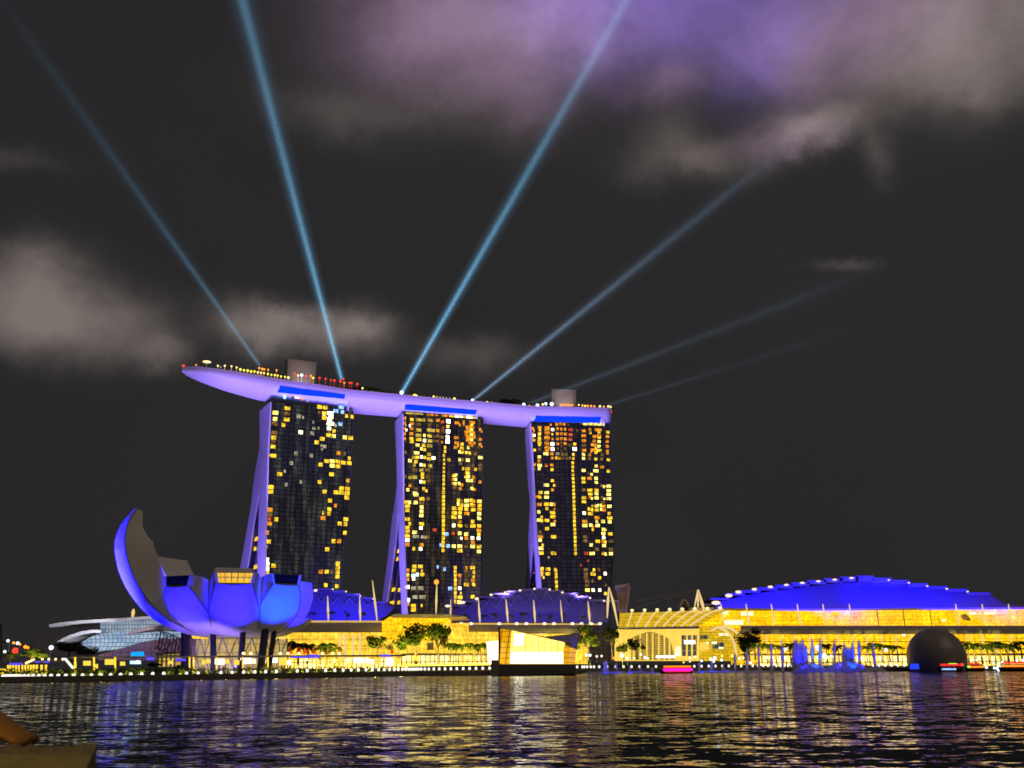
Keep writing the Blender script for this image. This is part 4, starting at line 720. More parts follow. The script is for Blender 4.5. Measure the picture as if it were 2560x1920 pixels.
bl3 = [(1742, 1782, 1509, 1512), (1776, 1822, 1495, 1499), (1816, 1862, 1483, 1488), (1856, 1902, 1475, 1481), (1896, 1944, 1468, 1475), (1938, 1984, 1462, 1470), (1978, 2024, 1456, 1465), (2018, 2066, 1450, 1460), (2060, 2106, 1445, 1456), (2100, 2146, 1441, 1453), (2140, 2184, 1439, 1453), (2182, 2230, 1444, 1456), (2228, 2274, 1450, 1460), (2272, 2320, 1458, 1466), (2318, 2368, 1465, 1472), (2366, 2420, 1472, 1478), (2418, 2476, 1481, 1486)]
conv = stepped_roof('convention_hall', 'very wide convention hall with arched bright blue stepped roof on the right', bl3, 0, 640, 60, [(1782, 1524), (1800, 1504), (1860, 1489), (1942, 1476), (2024, 1466), (2104, 1457), (2184, 1454), (2232, 1457), (2320, 1467), (2420, 1479), (2476, 1487), (2510, 1510), (2560, 1514), (2620, 1516), (2620, 1524)], [],
    [(1790, 1507, 3.6, .55), (1822, 1489, 3.0, .6), (1846, 1480, 2.6, .6), (1886, 1473, 2.2, .6), (1926, 1467, 2.2, .55), (1966, 1462, 2.0, .5), (2006, 1457, 2.0, .5), (2046, 1453, 1.9, .5), (2087, 1449, 1.9, .5), (2129, 1445, 1.9, .5), (2222, 1450, 1.0, .7), (2272, 1457, 1.0, .7), (2318, 1465, 1.0, .7), (2367, 1472, 1.1, .7), (2419, 1479, 1.0, .7)])
conv['category'] = 'convention hall'
def strip(name, pts_a, pts_b, to, power, col, wd):          # a linear flood light along a parapet
    l = bpy.data.lights.new(name, 'AREA'); l.shape = 'RECTANGLE'; L = (pts_b - pts_a).length; l.size = L; l.size_y = wd; l.energy = power; l.color = col
    o = bpy.data.objects.new(name, l); C.objects.link(o); c = (pts_a + pts_b) / 2; o.location = c
    z = -(to - c).normalized(); x = (pts_b - pts_a).normalized(); y = z.cross(x).normalized(); x = y.cross(z); o.matrix_world = Matrix.Translation(c) @ Matrix((x, y, z)).transposed().to_4x4(); return o
strip('roof_floodlight', V(1800, 617, 39.5), V(2150, 617, 39.5), V(1980, 640, 51), 150000, (.0, .0, 1), 1.5)
strip('roof_floodlight', V(2150, 617, 39.5), V(2540, 617, 39.5), V(2330, 640, 50), 150000, (.0, .0, 1), 1.5)
strip('roof_floodlight', V(720, 622, 31), V(950, 622, 31), V(840, 640, 44), 60000, (.003, .0, 1), 1.0)
strip('roof_floodlight', V(1150, 622, 30), V(1500, 622, 30), V(1330, 640, 46), 26000, (.012, .002, 1), 1.0)
# ------------------------------------------------------------------ right-hand mall with its golden gallery
m4 = thing('shopping_mall', P(2200, 1655, 585), 'right-hand mall with golden gallery above a long grey roof band', 'mall')
slab([(1800, 1520), (2000, 1522), (2620, 1518), (2620, 1524), (2000, 1527), (1800, 1527)], 622, 3).build('gallery_coping', 'concrete', m4)
slab([(1740, 1526), (2000, 1527), (2620, 1523), (2620, 1572), (1740, 1572)], 616, 30).build('gallery', 'gallery_glass', m4)
curved_roof(MB(), 1850, 2620, 1564, lambda x: 1586 - (x - 1850) * .002, 584, 12, 40).build('roof', 'roof_grey', m4, smooth=True)
slab([(1850, 1586), (2620, 1585), (2620, 1662), (1850, 1662)], 590, 24).build('front_wall', 'mall_amber', m4)
slab([(1900, 1640), (2620, 1640), (2620, 1664), (1900, 1664)], 580, 5).build('shop_row', 'shop_glow', m4)
slab([(1860, 1634), (2620, 1634), (2620, 1638), (1860, 1638)], 576, 12).build('awning', 'concrete', m4)
for x, y, w, h, mt in ((1868, 1534, 30, 9, 'shop_white'), (1812, 1532, 16, 7, 'shop_white'), (1835, 1556, 46, 11, 'shop_white'), (2090, 1532, 18, 7, 'shop_yellow'), (2432, 1533, 16, 6, 'shop_white'), (2475, 1533, 26, 6, 'shop_white'), (2360, 1551, 9, 4, 'shop_white'), (2260, 1588, 8, 6, 'shop_white')):
    slab([(x - w / 2, y - h / 2), (x + w / 2, y - h / 2), (x + w / 2, y + h / 2), (x - w / 2, y + h / 2)], 614 if y < 1580 else 588, .8).build('lit_sign_panel', mt, m4)
slab([(2404, 1538), (2414, 1534), (2428, 1548), (2424, 1552), (2410, 1549)], 613, 2).build('dark_banner', 'canopy_under', m4)
for i, x in enumerate((1803, 1866, 1929, 1994, 2058, 2124, 2390, 2456, 2522)):
    mb = MB(); mb.tube([P(x + 9, 1568, 612), P(x + 3, 1538, 612), P(x - 1, 1510, 612)], [.3, .6, .25], 6); mb.build('leaning_mast', 'mast_glow', m4)
for y in (1603, 1620):
    slab([(1850, y), (2620, y), (2620, y + 1.6), (1850, y + 1.6)], 588.5, 1.2).build('floor_band', 'bark', m4)
for x in range(1880, 2600, 36):
    slab([(x, 1587), (x + 2, 1587), (x + 2, 1660), (x, 1660)], 588, 1).build('pier', 'mast_glow', m4)
for x in (2192, 2257, 2325):
    mb = MB(); mb.tube([P(x, 1524, 614.5), P(x + 5, 1566, 614.5)], .22, 4); mb.build('gallery_rib', 'dark_metal', m4)

# ------------------------------------------------------------------ event hall with arched ribs, louvred tower, masts
ev = thing('event_hall', P(1650, 1655, 580), 'cream event hall with arched canopy ribs, big arch window and tall columns', 'event hall')
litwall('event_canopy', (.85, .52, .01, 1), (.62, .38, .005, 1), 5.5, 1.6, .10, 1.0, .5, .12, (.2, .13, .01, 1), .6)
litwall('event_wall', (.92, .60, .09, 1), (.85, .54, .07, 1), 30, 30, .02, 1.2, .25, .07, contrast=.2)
litwall('arch_window', (.80, .55, .08, 1), (.68, .45, .06, 1), 2.4, 1.0, .26, .78, .3, .09, (.25, .17, .03, 1), .3)
litwall('window_dusk', lin(60, 82, 84), lin(44, 58, 60), 3.0, 6.0, .2, .9, .5, .2, lin(180, 150, 70), .5)
mb = MB(); rows = []
for i in range(9):
    t = i / 8; r = []
    for k in range(21):
        q = k / 20; x0, y0 = lerp(1548, 1840, q), lerp(1536, 1528, q) - 3; x1, y1 = lerp(1546, 1746, q), lerp(1569, 1566, q)
        a, b = P(x0, y0, 604), P(x1, y1, 576); s_ = math.sin(t * math.pi / 2); c_ = 1 - math.cos(t * math.pi / 2)
        r.append(Vector((lerp(a.x, b.x, t), lerp(a.y, b.y, s_), lerp(a.z, b.z, c_))))
    rows.append(r)
mb.grid(rows); mb.build('arched_canopy', 'event_canopy', ev, smooth=True)
for k in range(1, 9):
    q = k / 9.0; pts = []
    for i in range(9):
        t = i / 8; x0, y0 = lerp(1548, 1840, q), lerp(1536, 1528, q) - 3; x1, y1 = lerp(1546, 1746, q), lerp(1569, 1566, q)
        a, b = P(x0, y0, 603), P(x1, y1, 575); s_ = math.sin(t * math.pi / 2); c_ = 1 - math.cos(t * math.pi / 2)
        pts.append(Vector((lerp(a.x, b.x, t), lerp(a.y, b.y, s_) - .4, lerp(a.z, b.z, c_) + .3)))
    mb = MB(); mb.tube(pts, .5, 5); mb.build('canopy_rib', 'mast_glow', ev)
    mb = MB(); mb.ball(pts[1] + Vector((0, -1, 1)), 1.0, 8, 6, .7); mb.build('canopy_lamp', 'lamp_warm', ev)
slab([(1546, 1569), (1748, 1566), (1748, 1571), (1546, 1573)], 573, 6).build('canopy_edge', 'roof_grey', ev)
slab([(1545, 1573), (1748, 1570), (1748, 1652), (1545, 1652)], 582, 20).build('front_wall', 'event_wall', ev)
arch = [(1578, 1650), (1578, 1596)] + [(1578 + 96 * k / 10, 1596 - 17 * math.sin(math.pi * k / 10) + 2 * k / 10) for k in range(11)] + [(1676, 1600), (1688, 1650)]
slab(arch, 580.5, 1).build('arch_window', 'arch_window', ev)
for x in (1584, 1601, 1617, 1632, 1647, 1661, 1674):
    mb = MB(); mb.tube([P(x, 1651, 578.5), P(x, 1583, 578.5)], .45, 6); mb.build('column', 'event_wall', ev)
mb = MB(); mb.tube([P(x, y - 2, 579) for x, y in arch[1:12]], .9, 6); mb.build('arch_trim', 'event_wall', ev)
slab([(1704, 1588), (1742, 1588), (1742, 1640), (1706, 1640)], 580.5, 1).build('tall_window', 'window_dusk', ev)
for x in (1718, 1731, 1746):
    slab([(x - 1.5, 1572), (x + 1.5, 1572), (x + 1.5, 1650), (x - 1.5, 1650)], 578, 1.5).build('pier', 'event_wall', ev)
lamp('sign_white', (1, .95, .85, 1), 1.9, 'NONE')
mb = MB(); c = P(1724, 1605.5, 576); mb.box(c, 6.2, .8, 2.0); mb.build('white_sign', 'sign_white', ev)
slab([(1745, 1566), (1790, 1566), (1850, 1578), (1850, 1652), (1745, 1652)], 584, 20).build('side_wing', 'event_canopy', ev)
slab([(1750, 1588), (1769, 1588), (1769, 1598), (1750, 1598)], 583, .5).build('dark_window', 'window_dusk', ev)
slab([(1750, 1606), (1773, 1606), (1773, 1626), (1750, 1626)], 583, .5).build('cream_panel', 'event_wall', ev)
slab([(1782, 1606), (1810, 1606), (1810, 1622), (1782, 1622)], 583, .5).build('shop_window', 'window_dusk', ev)
for x, y, w, h in ((1803, 1586, 10, 6), (1818, 1586, 12, 6), (1786, 1607, 12, 6), (1803, 1620, 11, 5), (1769, 1607, 5, 5)):
    slab([(x - w / 2, y - h / 2), (x + w / 2, y - h / 2), (x + w / 2, y + h / 2), (x - w / 2, y + h / 2)], 581.5, .6).build('lit_sign_panel', 'shop_white', ev)
slab([(1640, 1639), (1688, 1638), (1688, 1645), (1640, 1645)], 576, .8).build('glare_band', 'sign_white', ev)
slab([(1690, 1618), (1700, 1614), (1702, 1640), (1688, 1640)], 577, .8).build('glare_panel', 'shop_white', ev)
for pts in ([(1778, 1577), (1790, 1570), (1808, 1567), (1826, 1571), (1840, 1579), (1848, 1588)], [(1800, 1571), (1815, 1577), (1827, 1589), (1835, 1606), (1839, 1624), (1840, 1640)]):
    mb = MB(); mb.tube([P(x, y, 574) for x, y in pts], .7, 6); mb.build('entrance_arch', 'mast_glow', ev)
lt = thing('louvred_tower', P(1560, 1532, 640), 'tilted mauve-grey louvred screen tower standing behind the event hall roof', 'tower')
pbr('mauve_frame', (.30, .24, .26, 1), .6, var=.1)
slab([(1540, 1466), (1572, 1462), (1560, 1534), (1549, 1534)], 640, 6).build('screen', 'canopy_under', lt)
slab([(1539, 1464), (1577, 1458), (1577, 1464), (1539, 1472)], 637, 4).build('head_beam', 'mauve_frame', lt)
slab([(1573, 1460), (1577, 1459), (1567, 1534), (1563, 1534)], 637, 4).build('side_post', 'mauve_frame', lt)
for k in range(8):
    y = 1474 + 7 * k; slab([(1542 + .6 * k, y), (1571 - 1.2 * k, y - 2.5), (1571 - 1.2 * k, y - .5), (1542 + .6 * k, y + 2)], 638.5, .6).build('louvre', 'mauve_frame', lt)
slab([(1510, 1500), (1548, 1500), (1548, 1526), (1545, 1526), (1545, 1504), (1510, 1504)], 636, 8).build('portal_frame', 'mauve_frame', lt)

def mast(pts, r, Y, label, group, cables=()):
    a = P(*pts[0], Y); th = thing('mast', a, label, 'mast', group)
    mb = MB(); P3 = [P(*p, Y) for p in pts]; mb.tube(P3, [r * .45] + [r] * (len(P3) - 2) + [r * .3], 6); mb.build('spar', 'mast_glow', th)
    for u, v in cables:
        mb = MB(); mb.tube([P(*u, Y), P(*v, Y)], .08, 4); mb.build('stay_cable', 'mauve_frame', th)
G_ = 'spindle masts along the mall terraces'
for x0, y0, x1, y1, lab in ((819, 1490, 821, 1552, 'spindle mast nearest the lotus museum on the mall terrace'), (899, 1492, 901, 1554, 'spindle mast between two lit planters on the terrace'), (931, 1451, 943, 1552, 'tallest leaning cream mast in the gap left of the middle tower'), (1092, 1456, 1090, 1534, 'yellow mast with orange light on top before the middle tower'), (1127, 1498, 1126, 1553, 'slim mast at the left end of the fan-shaped roof'), (1196, 1500, 1200, 1557, 'yellow mast beneath the fifth step of the fan roof'), (1265, 1498, 1270, 1557, 'yellow mast left of the fan roof centre'), (1334, 1500, 1338, 1557, 'yellow mast right of the fan roof centre'), (1401, 1500, 1406, 1557, 'dim slim mast on the terrace right of centre'), (1470, 1503, 1475, 1559, 'bright mast at the right end of the fan roof terrace')):
    cb = [((x0, y0), (x0 - 22, y1 - 10)), ((x0, y0), (x0 + 12, y1 - 8))] if 'right end' in lab else []
    mast([(x1, y1), (lerp(x1, x0, .4), lerp(y1, y0, .4)), (x0, y0)], 0.72 if 'slim' not in lab else .5, 606, lab, G_, cb)
mb = MB(); mb.ball(P(1091, 1455, 605), 1.5, 8, 6); single('beacon', mb, 'lamp_orange', P(1091, 1455, 605), 'round orange light on the tip of the yellow mast', 'beacon')
mast([(1518, 1545), (1520, 1500), (1522, 1468)], .8, 612, 'left leg of the tall paired masts beside the third tower', G_)
mast([(1545, 1565), (1534, 1510), (1523, 1468)], .8, 610, 'right slanted leg of the paired masts beside the third tower', G_)
mast([(1745, 1532), (1745, 1500), (1744, 1474)], .6, 612, 'upright leg of the tripod mast left of the blue arched roof', G_)
mast([(1763, 1534), (1755, 1508), (1746, 1474)], .95, 610, 'bright slanted leg of the tripod mast left of the blue arched roof', G_)
mast([(1735, 1524), (1740, 1500), (1744, 1474)], .5, 614, 'thin rear leg of the tripod mast left of the blue arched roof', G_, [((1744, 1474), (1580, 1505)), ((1744, 1474), (1590, 1520))])
slab_m = slab([(1726, 1519), (1784, 1518), (1784, 1522), (1734, 1524), (1734, 1531), (1728, 1531)], 611, 6); single('roof_platform', slab_m, 'steel_white', P(1755, 1525, 611), 'pale flat platform under the tripod mast', 'platform')
mb = MB(); mb.tube([P(1700 + 11 - 11 * math.cos(math.pi * k / 12), 1528 - 29 * math.sin(math.pi * k / 12), 612) for k in range(13)], .5, 6); single('hoop_arch', mb, 'mauve_frame', P(1711, 1528, 612), 'thin hoop arch over a small lit tree on the event roof', 'arch')

# ------------------------------------------------------------------ crystal pavilion on the water
cp = thing('crystal_pavilion', P(1320, 1672, 455), 'angular glowing glass pavilion standing on a platform in the water', 'pavilion')
litwall('pavilion_bright', (1, .72, .15, 1), (1, .66, .10, 1), 2.2, 2.2, .08, 2.3, .3, .06, (.45, .26, .03, 1), .25)
litwall('pavilion_amber', (1, .50, .01, 1), (.95, .42, .005, 1), 2.1, 2.3, .18, .95, .25, .1, (.30, .13, .0, 1), .2)
lamp('pavilion_floor', (1, .88, .52, 1), 2.8)
A, B_, C_, D_ = (1250, 1572), (1275, 1575), (1412, 1604), (1408, 1658)
def quad3(name, pts, m_, off=(0, .5, 0)):                   # points with their own distances
    mb = MB(); mb.prism([P(x, y, Y) for x, y, Y in pts], off); return mb.build(name, m_, cp)
quad3('side_facet', [(1250, 1572, 466), (1279, 1576, 452), (1275, 1659, 452), (1247, 1659, 466)], 'pavilion_amber')
quad3('main_facet', [(1279, 1576, 452), (1412, 1606, 458), (1408, 1630, 458), (1276, 1630, 452)], 'pavilion_bright')
quad3('low_facet', [(1276, 1630, 452), (1408, 1630, 458), (1408, 1659, 458), (1275, 1659, 452)], 'pavilion_floor')
pbr('facet_dark', (.22, .20, .30, 1), .3)
quad3('rear_facet', [(1362, 1592, 470), (1452, 1582, 474), (1440, 1622, 470), (1415, 1606, 462)], 'facet_dark')
quad3('roof_facet', [(1250, 1572, 466), (1279, 1576, 452), (1412, 1606, 458), (1440, 1622, 470), (1452, 1582, 474), (1362, 1592, 470)], 'roof_grey', (0, .2, -.3))
a = V(1446, 462, 3.0); spot('facet_blue_fill', a, P(1425, 1598, 472), 9000, (.06, .03, 1), 60, .6, .5)  # added unseen spot that gives the dark glass its blue reflection
quad3('east_facet', [(1408, 1612, 459), (1440, 1622, 470), (1438, 1659, 470), (1408, 1659, 459)], 'pavilion_amber')
quad3('entry_screen', [(1216, 1604, 470), (1246, 1602, 470), (1245, 1660, 470), (1222, 1660, 470)], 'pavilion_floor')
quad3('corner_fin', [(1246, 1566, 465), (1251, 1566, 465), (1250, 1662, 465), (1245, 1662, 465)], 'bark')
mb = MB(); mb.prism(poly([(1287, 1585), (1297, 1585), (1299, 1588), (1303, 1585), (1309, 1585), (1308, 1607), (1305, 1612), (1287, 1613), (1284, 1608), (1287, 1600)], 448.5), (0, .4, 0))   # monogram panel, burnt out to a white blot
lamp('sign_glare', (1, .93, .74, 1), 9.0, 'NONE'); mb.build('white_sign', 'sign_glare', cp)
for x in range(1282, 1410, 16):
    mb = MB(); Y = lerp(451, 457, (x - 1279) / 130); mb.tube([P(x, lerp(1577, 1606, (x - 1279) / 133), Y), P(x, 1658, Y)], .16, 4); mb.build('mullion', 'bark', cp)
slab([(1232, 1661), (1440, 1660), (1440, 1684), (1232, 1689)], 449, 26).build('platform', 'deck_stone', cp)
slab([(1228, 1650), (1246, 1650), (1246, 1690), (1228, 1690)], 447, 10).build('grey_pier', 'concrete', cp)

# ------------------------------------------------------------------ dome on the water
dm = thing('dome_pavilion', P(2341, 1668, 520), 'dark grey covered dome pavilion sitting on a black base in the water', 'dome')
dc = P(2341, 1640, 520); pbr('dome_cover', (.28, .26, .275, 1), .35, var=.3, scale=.25)
rw = (P(2412, 1640, 520) - P(2270, 1640, 520)).length / 2; zt = P(2341, 1569, 520).z; zc = dc.z - 1.0
mb = MB(); mb.grid([[Vector((dc.x + rw * c * math.cos(2 * math.pi * k / 36), dc.y + rw * c * math.sin(2 * math.pi * k / 36), zc + (zt - zc) * s)) for k in range(36)] for c, s in [(math.cos(R(a)), math.sin(R(a))) for a in (-26, -15, 0, 12, 24, 36, 48, 60, 70, 79, 86, 89.6)]], True); mb.build('dome', 'dome_cover', dm, smooth=True)
mb = MB(); mb.tube([(dc.x, dc.y, .3), (dc.x, dc.y, zc - (zt - zc) * .40)], rw * .9, 32); mb.build('base', 'black_paint', dm)
slab([(2277, 1660), (2297, 1659), (2298, 1673), (2276, 1673)], 503, .5).build('blue_lit_door', 'lamp_blue', dm)

# ------------------------------------------------------------------ boats
pbr('boat_hull', (.04, .02, .02, 1), .4)
lamp('neon_magenta', (1, .01, .85, 1), 1.3); lamp('neon_red', (1, .03, .03, 1), 1.2); lamp('neon_orange', (1, .30, .02, 1), 1.4)
pbr('boat_cabin', (.3, .03, .05, 1), .5)
def boat(px0, px1, pyw, label, lights, Y, hh=1.0):
    a, b = P(px0, pyw, Y), P(px1, pyw, Y); a.z = b.z = 0; L = (b - a).length; c = (a + b) / 2; th = thing('river_boat', c, label, 'boat', 'lit boats by the far shore')
    rows = []
    for i in range(13):
        t = i / 12; x = (t - .5) * L; w = 1.9 * (1 - abs(2 * t - 1) ** 3) + .05; sh = 1.3 + .9 * abs(2 * t - 1) ** 3
        rows.append([c + Vector((x * .92, 0, -.3)), c + Vector((x, -w, sh)), c + Vector((x, w, sh))])
    mb = MB(); mb.grid(rows, True); mb.build('hull', 'boat_hull', th)
    mb = MB(); mb.box(c + Vector((0, 0, 2.1)), L * .62, 2.6, 1.5); mb.build('cabin', 'boat_cabin', th)
    mb = MB(); mb.prism([c + Vector((x * L, -1.8, z)) for x, z in ((-.40, 2.9), (-.36, 3.3), (.36, 3.3), (.42, 2.9))], (0, 3.6, 0)); mb.build('canopy', 'boat_cabin', th)
    for x in (-.3, -.1, .1, .3):
        mb = MB(); mb.box(c + Vector((x * L, -1.55, 2.2)), .14, .14, 1.7); mb.build('canopy_post', 'steel_white', th)
    for x0, x1, z, r, mt in lights:
        mb = MB(); mb.tube([c + Vector((x0 * L, -2.0, z)), c + Vector((x1 * L, -2.0, z))], r, 6); mb.build('neon_tube', mt, th)
    return th
boat(1648, 1733, 1681, 'boat with magenta and red neon lights before the event hall', [(-.38, .42, 3.3, .34, 'neon_orange'), (-.36, .44, 2.6, .42, 'neon_red'), (-.40, .47, 1.7, .5, 'neon_magenta'), (-.36, .40, .9, .22, 'neon_red')], 505)
boat(2346, 2408, 1680, 'red-lit boat moored right in front of the dark dome', [(-.45, .30, 3.2, .5, 'neon_red'), (-.12, .2, 3.6, .35, 'lamp_green'), (-.42, .15, 1.2, .35, 'window_blue'), (.36, .46, 3.2, .6, 'lamp_red')], 490)
boat(2414, 2462, 1677, 'small boat with a long orange light just right of the dome', [(-.4, .2, 3.6, .3, 'neon_red'), (-.38, .46, 2.1, .35, 'neon_orange'), (-.46, -.34, 2.2, .6, 'lamp_green')], 500)
boat(2496, 2590, 1679, 'long red-lit boat cut off by the right edge', [(-.40, .4, 3.9, .45, 'neon_red'), (-.1, .45, 3.6, .35, 'lamp_orange'), (-.45, .45, 2.4, .35, 'neon_orange')], 488)
# ------------------------------------------------------------------ promenade lamps
def bollard_mesh():
    mb = MB(); mb.cur = 0; mb.tube([(0, 0, -.9), (0, 0, .1)], .12, 5); mb.cur = 1; mb.ball((0, 0, .45), .6, 10, 7, 1.15)
    o = mb.build('bollard_lamp', ['dark_metal', 'lamp_white']); me = o.data; bpy.data.objects.remove(o); return me
BM = bollard_mesh()
def bollards(xs, pys, label, group):
    for i, px in enumerate(xs):
        py = interp(pys, px); Y = shore(px) + .8; o = bpy.data.objects.new('bollard_lamp', BM); o.location = P(px, py + 1.5, Y); put(o, None, label, 'lamp', group)
bollards([7, 12, 16, 21, 26, 31, 36, 42, 50, 60, 70, 82, 96, 111, 127, 145, 164, 184, 206, 228, 252, 276, 301, 327, 354, 381.5, 409], [(0, 1694), (276, 1690), (409, 1686)], 'white globe lamp on the hedge-lined quay left of the lotus museum', 'quay lamps left of the museum')
bollards([466, 495, 552, 580, 609, 637, 664, 691, 743, 768, 814, 837], [(466, 1686), (580, 1683), (768, 1678), (837, 1677)], 'white globe lamp on the quay before the lotus museum columns', 'quay lamps before the museum')
bollards([858, 878, 896, 915, 931, 946.5, 961, 974, 985.5, 996, 1006, 1014, 1021.5, 1028, 1034, 1040, 1046, 1053, 1062, 1072, 1084.5, 1098, 1112.6, 1127, 1142, 1158, 1174, 1190, 1207, 1224], [(858, 1676.5), (1034, 1674), (1224, 1671.5)], 'white globe lamp on the quay between museum and glass pavilion', 'quay lamps in front of the mall')
bollards([1443, 1456, 1461, 1468, 1477, 1485, 1498, 1518, 1539, 1559, 1579, 1599, 1620, 1640, 1736, 1754, 1772, 1789, 1806, 1822, 1838, 1853, 1868, 1882, 1895.5, 1908, 1920, 1931, 1941, 1951, 1961, 1970, 1980, 1991, 2040, 2148, 2183, 2198, 2213, 2229, 2245, 2261], [(1440, 1668), (1640, 1667), (1900, 1665), (2261, 1664)], 'white globe lamp on the quay between glass pavilion and dark dome', 'quay lamps behind the fountains')

# ------------------------------------------------------------------ covered walkway, shops and pergola along the left quay
def walk(px): return shore(px) + 15
cw = thing('covered_walkway', P(600, 1690, walk(600)), 'long flat-roofed walkway with bright shops under it along the museum quay', 'walkway')
mb = MB(); xs = list(range(170, 1011, 20))
mb.grid([[P(x, 1639 + (600 - x) * .006, walk(x)), P(x, 1639 + (600 - x) * .006, walk(x)) + Vector((0, 7, 0)), P(x, 1643 + (600 - x) * .006, walk(x)) + Vector((0, 7, 0)), P(x, 1643.5 + (600 - x) * .006, walk(x))] for x in xs], True); mb.build('flat_roof', 'concrete', cw)
def wbox(x0, x1, y0, y1, mt, name, par, back=7.5, th=.4):
    pts = [P(x0, y0, walk(x0) + back), P(x1, y0, walk(x1) + back), P(x1, y1, walk(x1) + back), P(x0, y1, walk(x0) + back)]
    return MB().prism(pts, (0, th, 0)).build(name, mt, par)
for x0, x1, y0, y1, k in ((505, 512, 1649, 1662, 'y'), (514, 526, 1648, 1658, 'y'), (537, 561, 1647, 1661, 'W'), (563, 572, 1648, 1659, 'y'), (585, 598, 1650, 1662, 'y'), (601, 618, 1645, 1660, 'W'), (619, 628, 1645, 1659, 'W'), (630, 639, 1647, 1659, 'w'), (651, 664, 1645, 1657, 'W'), (668, 694, 1644.5, 1657, 'W'), (697, 716, 1644, 1663, 'y'), (718, 727, 1650, 1662, 'W'), (738, 742, 1649, 1653, 'y'), (764, 770, 1646, 1652, 'w'), (776, 783, 1652, 1659, 'y'), (795, 803, 1651, 1658, 'y'), (811, 816, 1646, 1660, 'y'), (832, 838, 1646, 1657, 'w'), (852, 858, 1646, 1660, 'y'), (866, 880, 1645, 1656, 'w'), (884, 921, 1644.5, 1657, 'W'), (924, 935, 1648, 1658, 'W'), (936, 950, 1645, 1661, 'y'), (952, 957, 1646, 1653, 'w'), (964, 985, 1644.5, 1664, 'W'), (988, 1000, 1646, 1660, 'y'), (420, 432, 1652, 1660, 'y'), (340, 348, 1651, 1658, 'w'), (300, 312, 1654, 1664, 'y'), (262, 284, 1648, 1662, 'y'), (233, 244, 1660, 1672, 'y'), (208, 226, 1652, 1664, 'y')):
    wbox(x0, x1, y0, y1, {'y': 'shop_yellow', 'w': 'shop_white', 'W': 'sign_white'}[k], 'shop_window', cw)
lamp('post_glow', (1, .62, .04, 1), 1.5, 'NONE')  # uplight on the posts, put into their own emission
for x in (188, 235, 288, 474, 484, 541, 607, 670, 716, 790, 812, 833, 850, 878, 913, 985):
    mb = MB(); b = P(x, 1676 + (600 - x) * .012, walk(x) - .3); t_ = P(x, 1643, walk(x) - .3); mb.tube([b, t_], .32, 6); mb.build('lit_post', 'post_glow', cw)
for x in (609, 627, 657, 676, 701, 720, 747, 806, 831, 848):
    mb = MB(); mb.ball(P(x, 1633.5, walk(x) + 5), .75, 8, 6, .8); mb.build('roof_lamp', 'lamp_warm', cw)
lamp('violet_light', (.14, .09, 1, 1), .9, 'NONE')
for x0, x1, y0, y1 in ((440, 463, 1646, 1653), (726, 800, 1640.5, 1645), (366, 384, 1642, 1651), (770, 795, 1636, 1641), (952, 976, 1636, 1642)):
    wbox(x0, x1, y0, y1, 'violet_light', 'violet_panel', cw, -.6, .5)
pg = thing('pergola', P(80, 1690, walk(80)), 'pergola with dense yellow-lit posts at the far left quay', 'pergola')
mb = MB(); xs = list(range(-60, 171, 15))
mb.grid([[P(x, 1660 - max(0, x) * .10 if x < 90 else 1651, walk(x)) + Vector((0, d, 0)) + Vector((0, 0, z)) for d, z in ((0, 0), (6, 0), (6, -.5), (0, -.5))] for x in xs], True); mb.build('pergola_roof', 'bark', pg)
for x in (2, 6, 10, 14, 20, 26, 33, 40, 47, 56, 63, 70, 77, 84, 92, 104, 115):
    mb = MB(); mb.tube([P(x, 1689, walk(x) + 1), P(x, 1662 if x > 16 else 1672, walk(x) + 1)], .38 if x > 80 else .28, 6); mb.build('lit_post', 'post_glow', pg)
for x in (66, 72, 78, 84, 106, 122, 139):
    mb = MB(); mb.ball(P(x, 1660 - (x - 60) * .45 if x < 100 else 1648, walk(x) - 1), .42, 8, 6); mb.build('string_lamp', 'lamp_warm', pg)
for x0, x1, y0, y1 in ((23, 55, 1657, 1663), (88, 98, 1652, 1657), (109, 123, 1652, 1657)): wbox(x0, x1, y0, y1, 'violet_light', 'violet_panel', pg, -.8, .5)
br = thing('lit_brace', P(170, 1672, walk(170)), 'bright white slanted lit brace at the left end of the walkway', 'light brace')
mb = MB(); mb.tube([P(155, 1648, walk(160) - 2), P(164, 1648, walk(160) - 2), P(184, 1672, walk(160) - 2)], .42, 6); mb.build('lit_tube', 'lamp_white', br)
mb = MB(); mb.tube([P(188, 1686, walk(160) - 2), P(188, 1655, walk(160) - 2)], .4, 6); mb.build('lit_post', 'post_glow', br)
for x, y, yb, w in ((128, 1619, 1640, 1.1), (44, 1608, 1630, .8), (20, 1602, 1625, .7), (12, 1629, 1645, .7)):
    Y = 470; t = thing('street_lamp', P(x, yb, Y), {128: 'white street lamp between the dark tree and the lit yellow tree', 44: 'street lamp beside the red bridge lights at far left', 20: 'highest street lamp near the left edge', 12: 'lowest street lamp near the left edge'}[x], 'street lamp', 'street lamps at far left')
    b = P(x - 5 if x == 128 else x, yb + 14, Y); h = P(x, y, Y); mb = MB(); mb.tube([b, Vector((b.x, b.y, h.z - .4)), h], .16, 5); mb.build('pole', 'steel_white', t)
    mb = MB(); mb.ball(h, w, 8, 6, .9); mb.build('lamp_head', 'lamp_cool', t)
rb = thing('road_bridge', P(60, 1615, 520), 'sloping bridge railing with red lights at far left', 'bridge')
mb = MB(); mb.prism(poly([(-20, 1600), (30, 1604), (90, 1627), (90, 1630), (30, 1608), (-20, 1604)], 520), (0, 10, 0)); mb.build('railing', 'bark', rb)
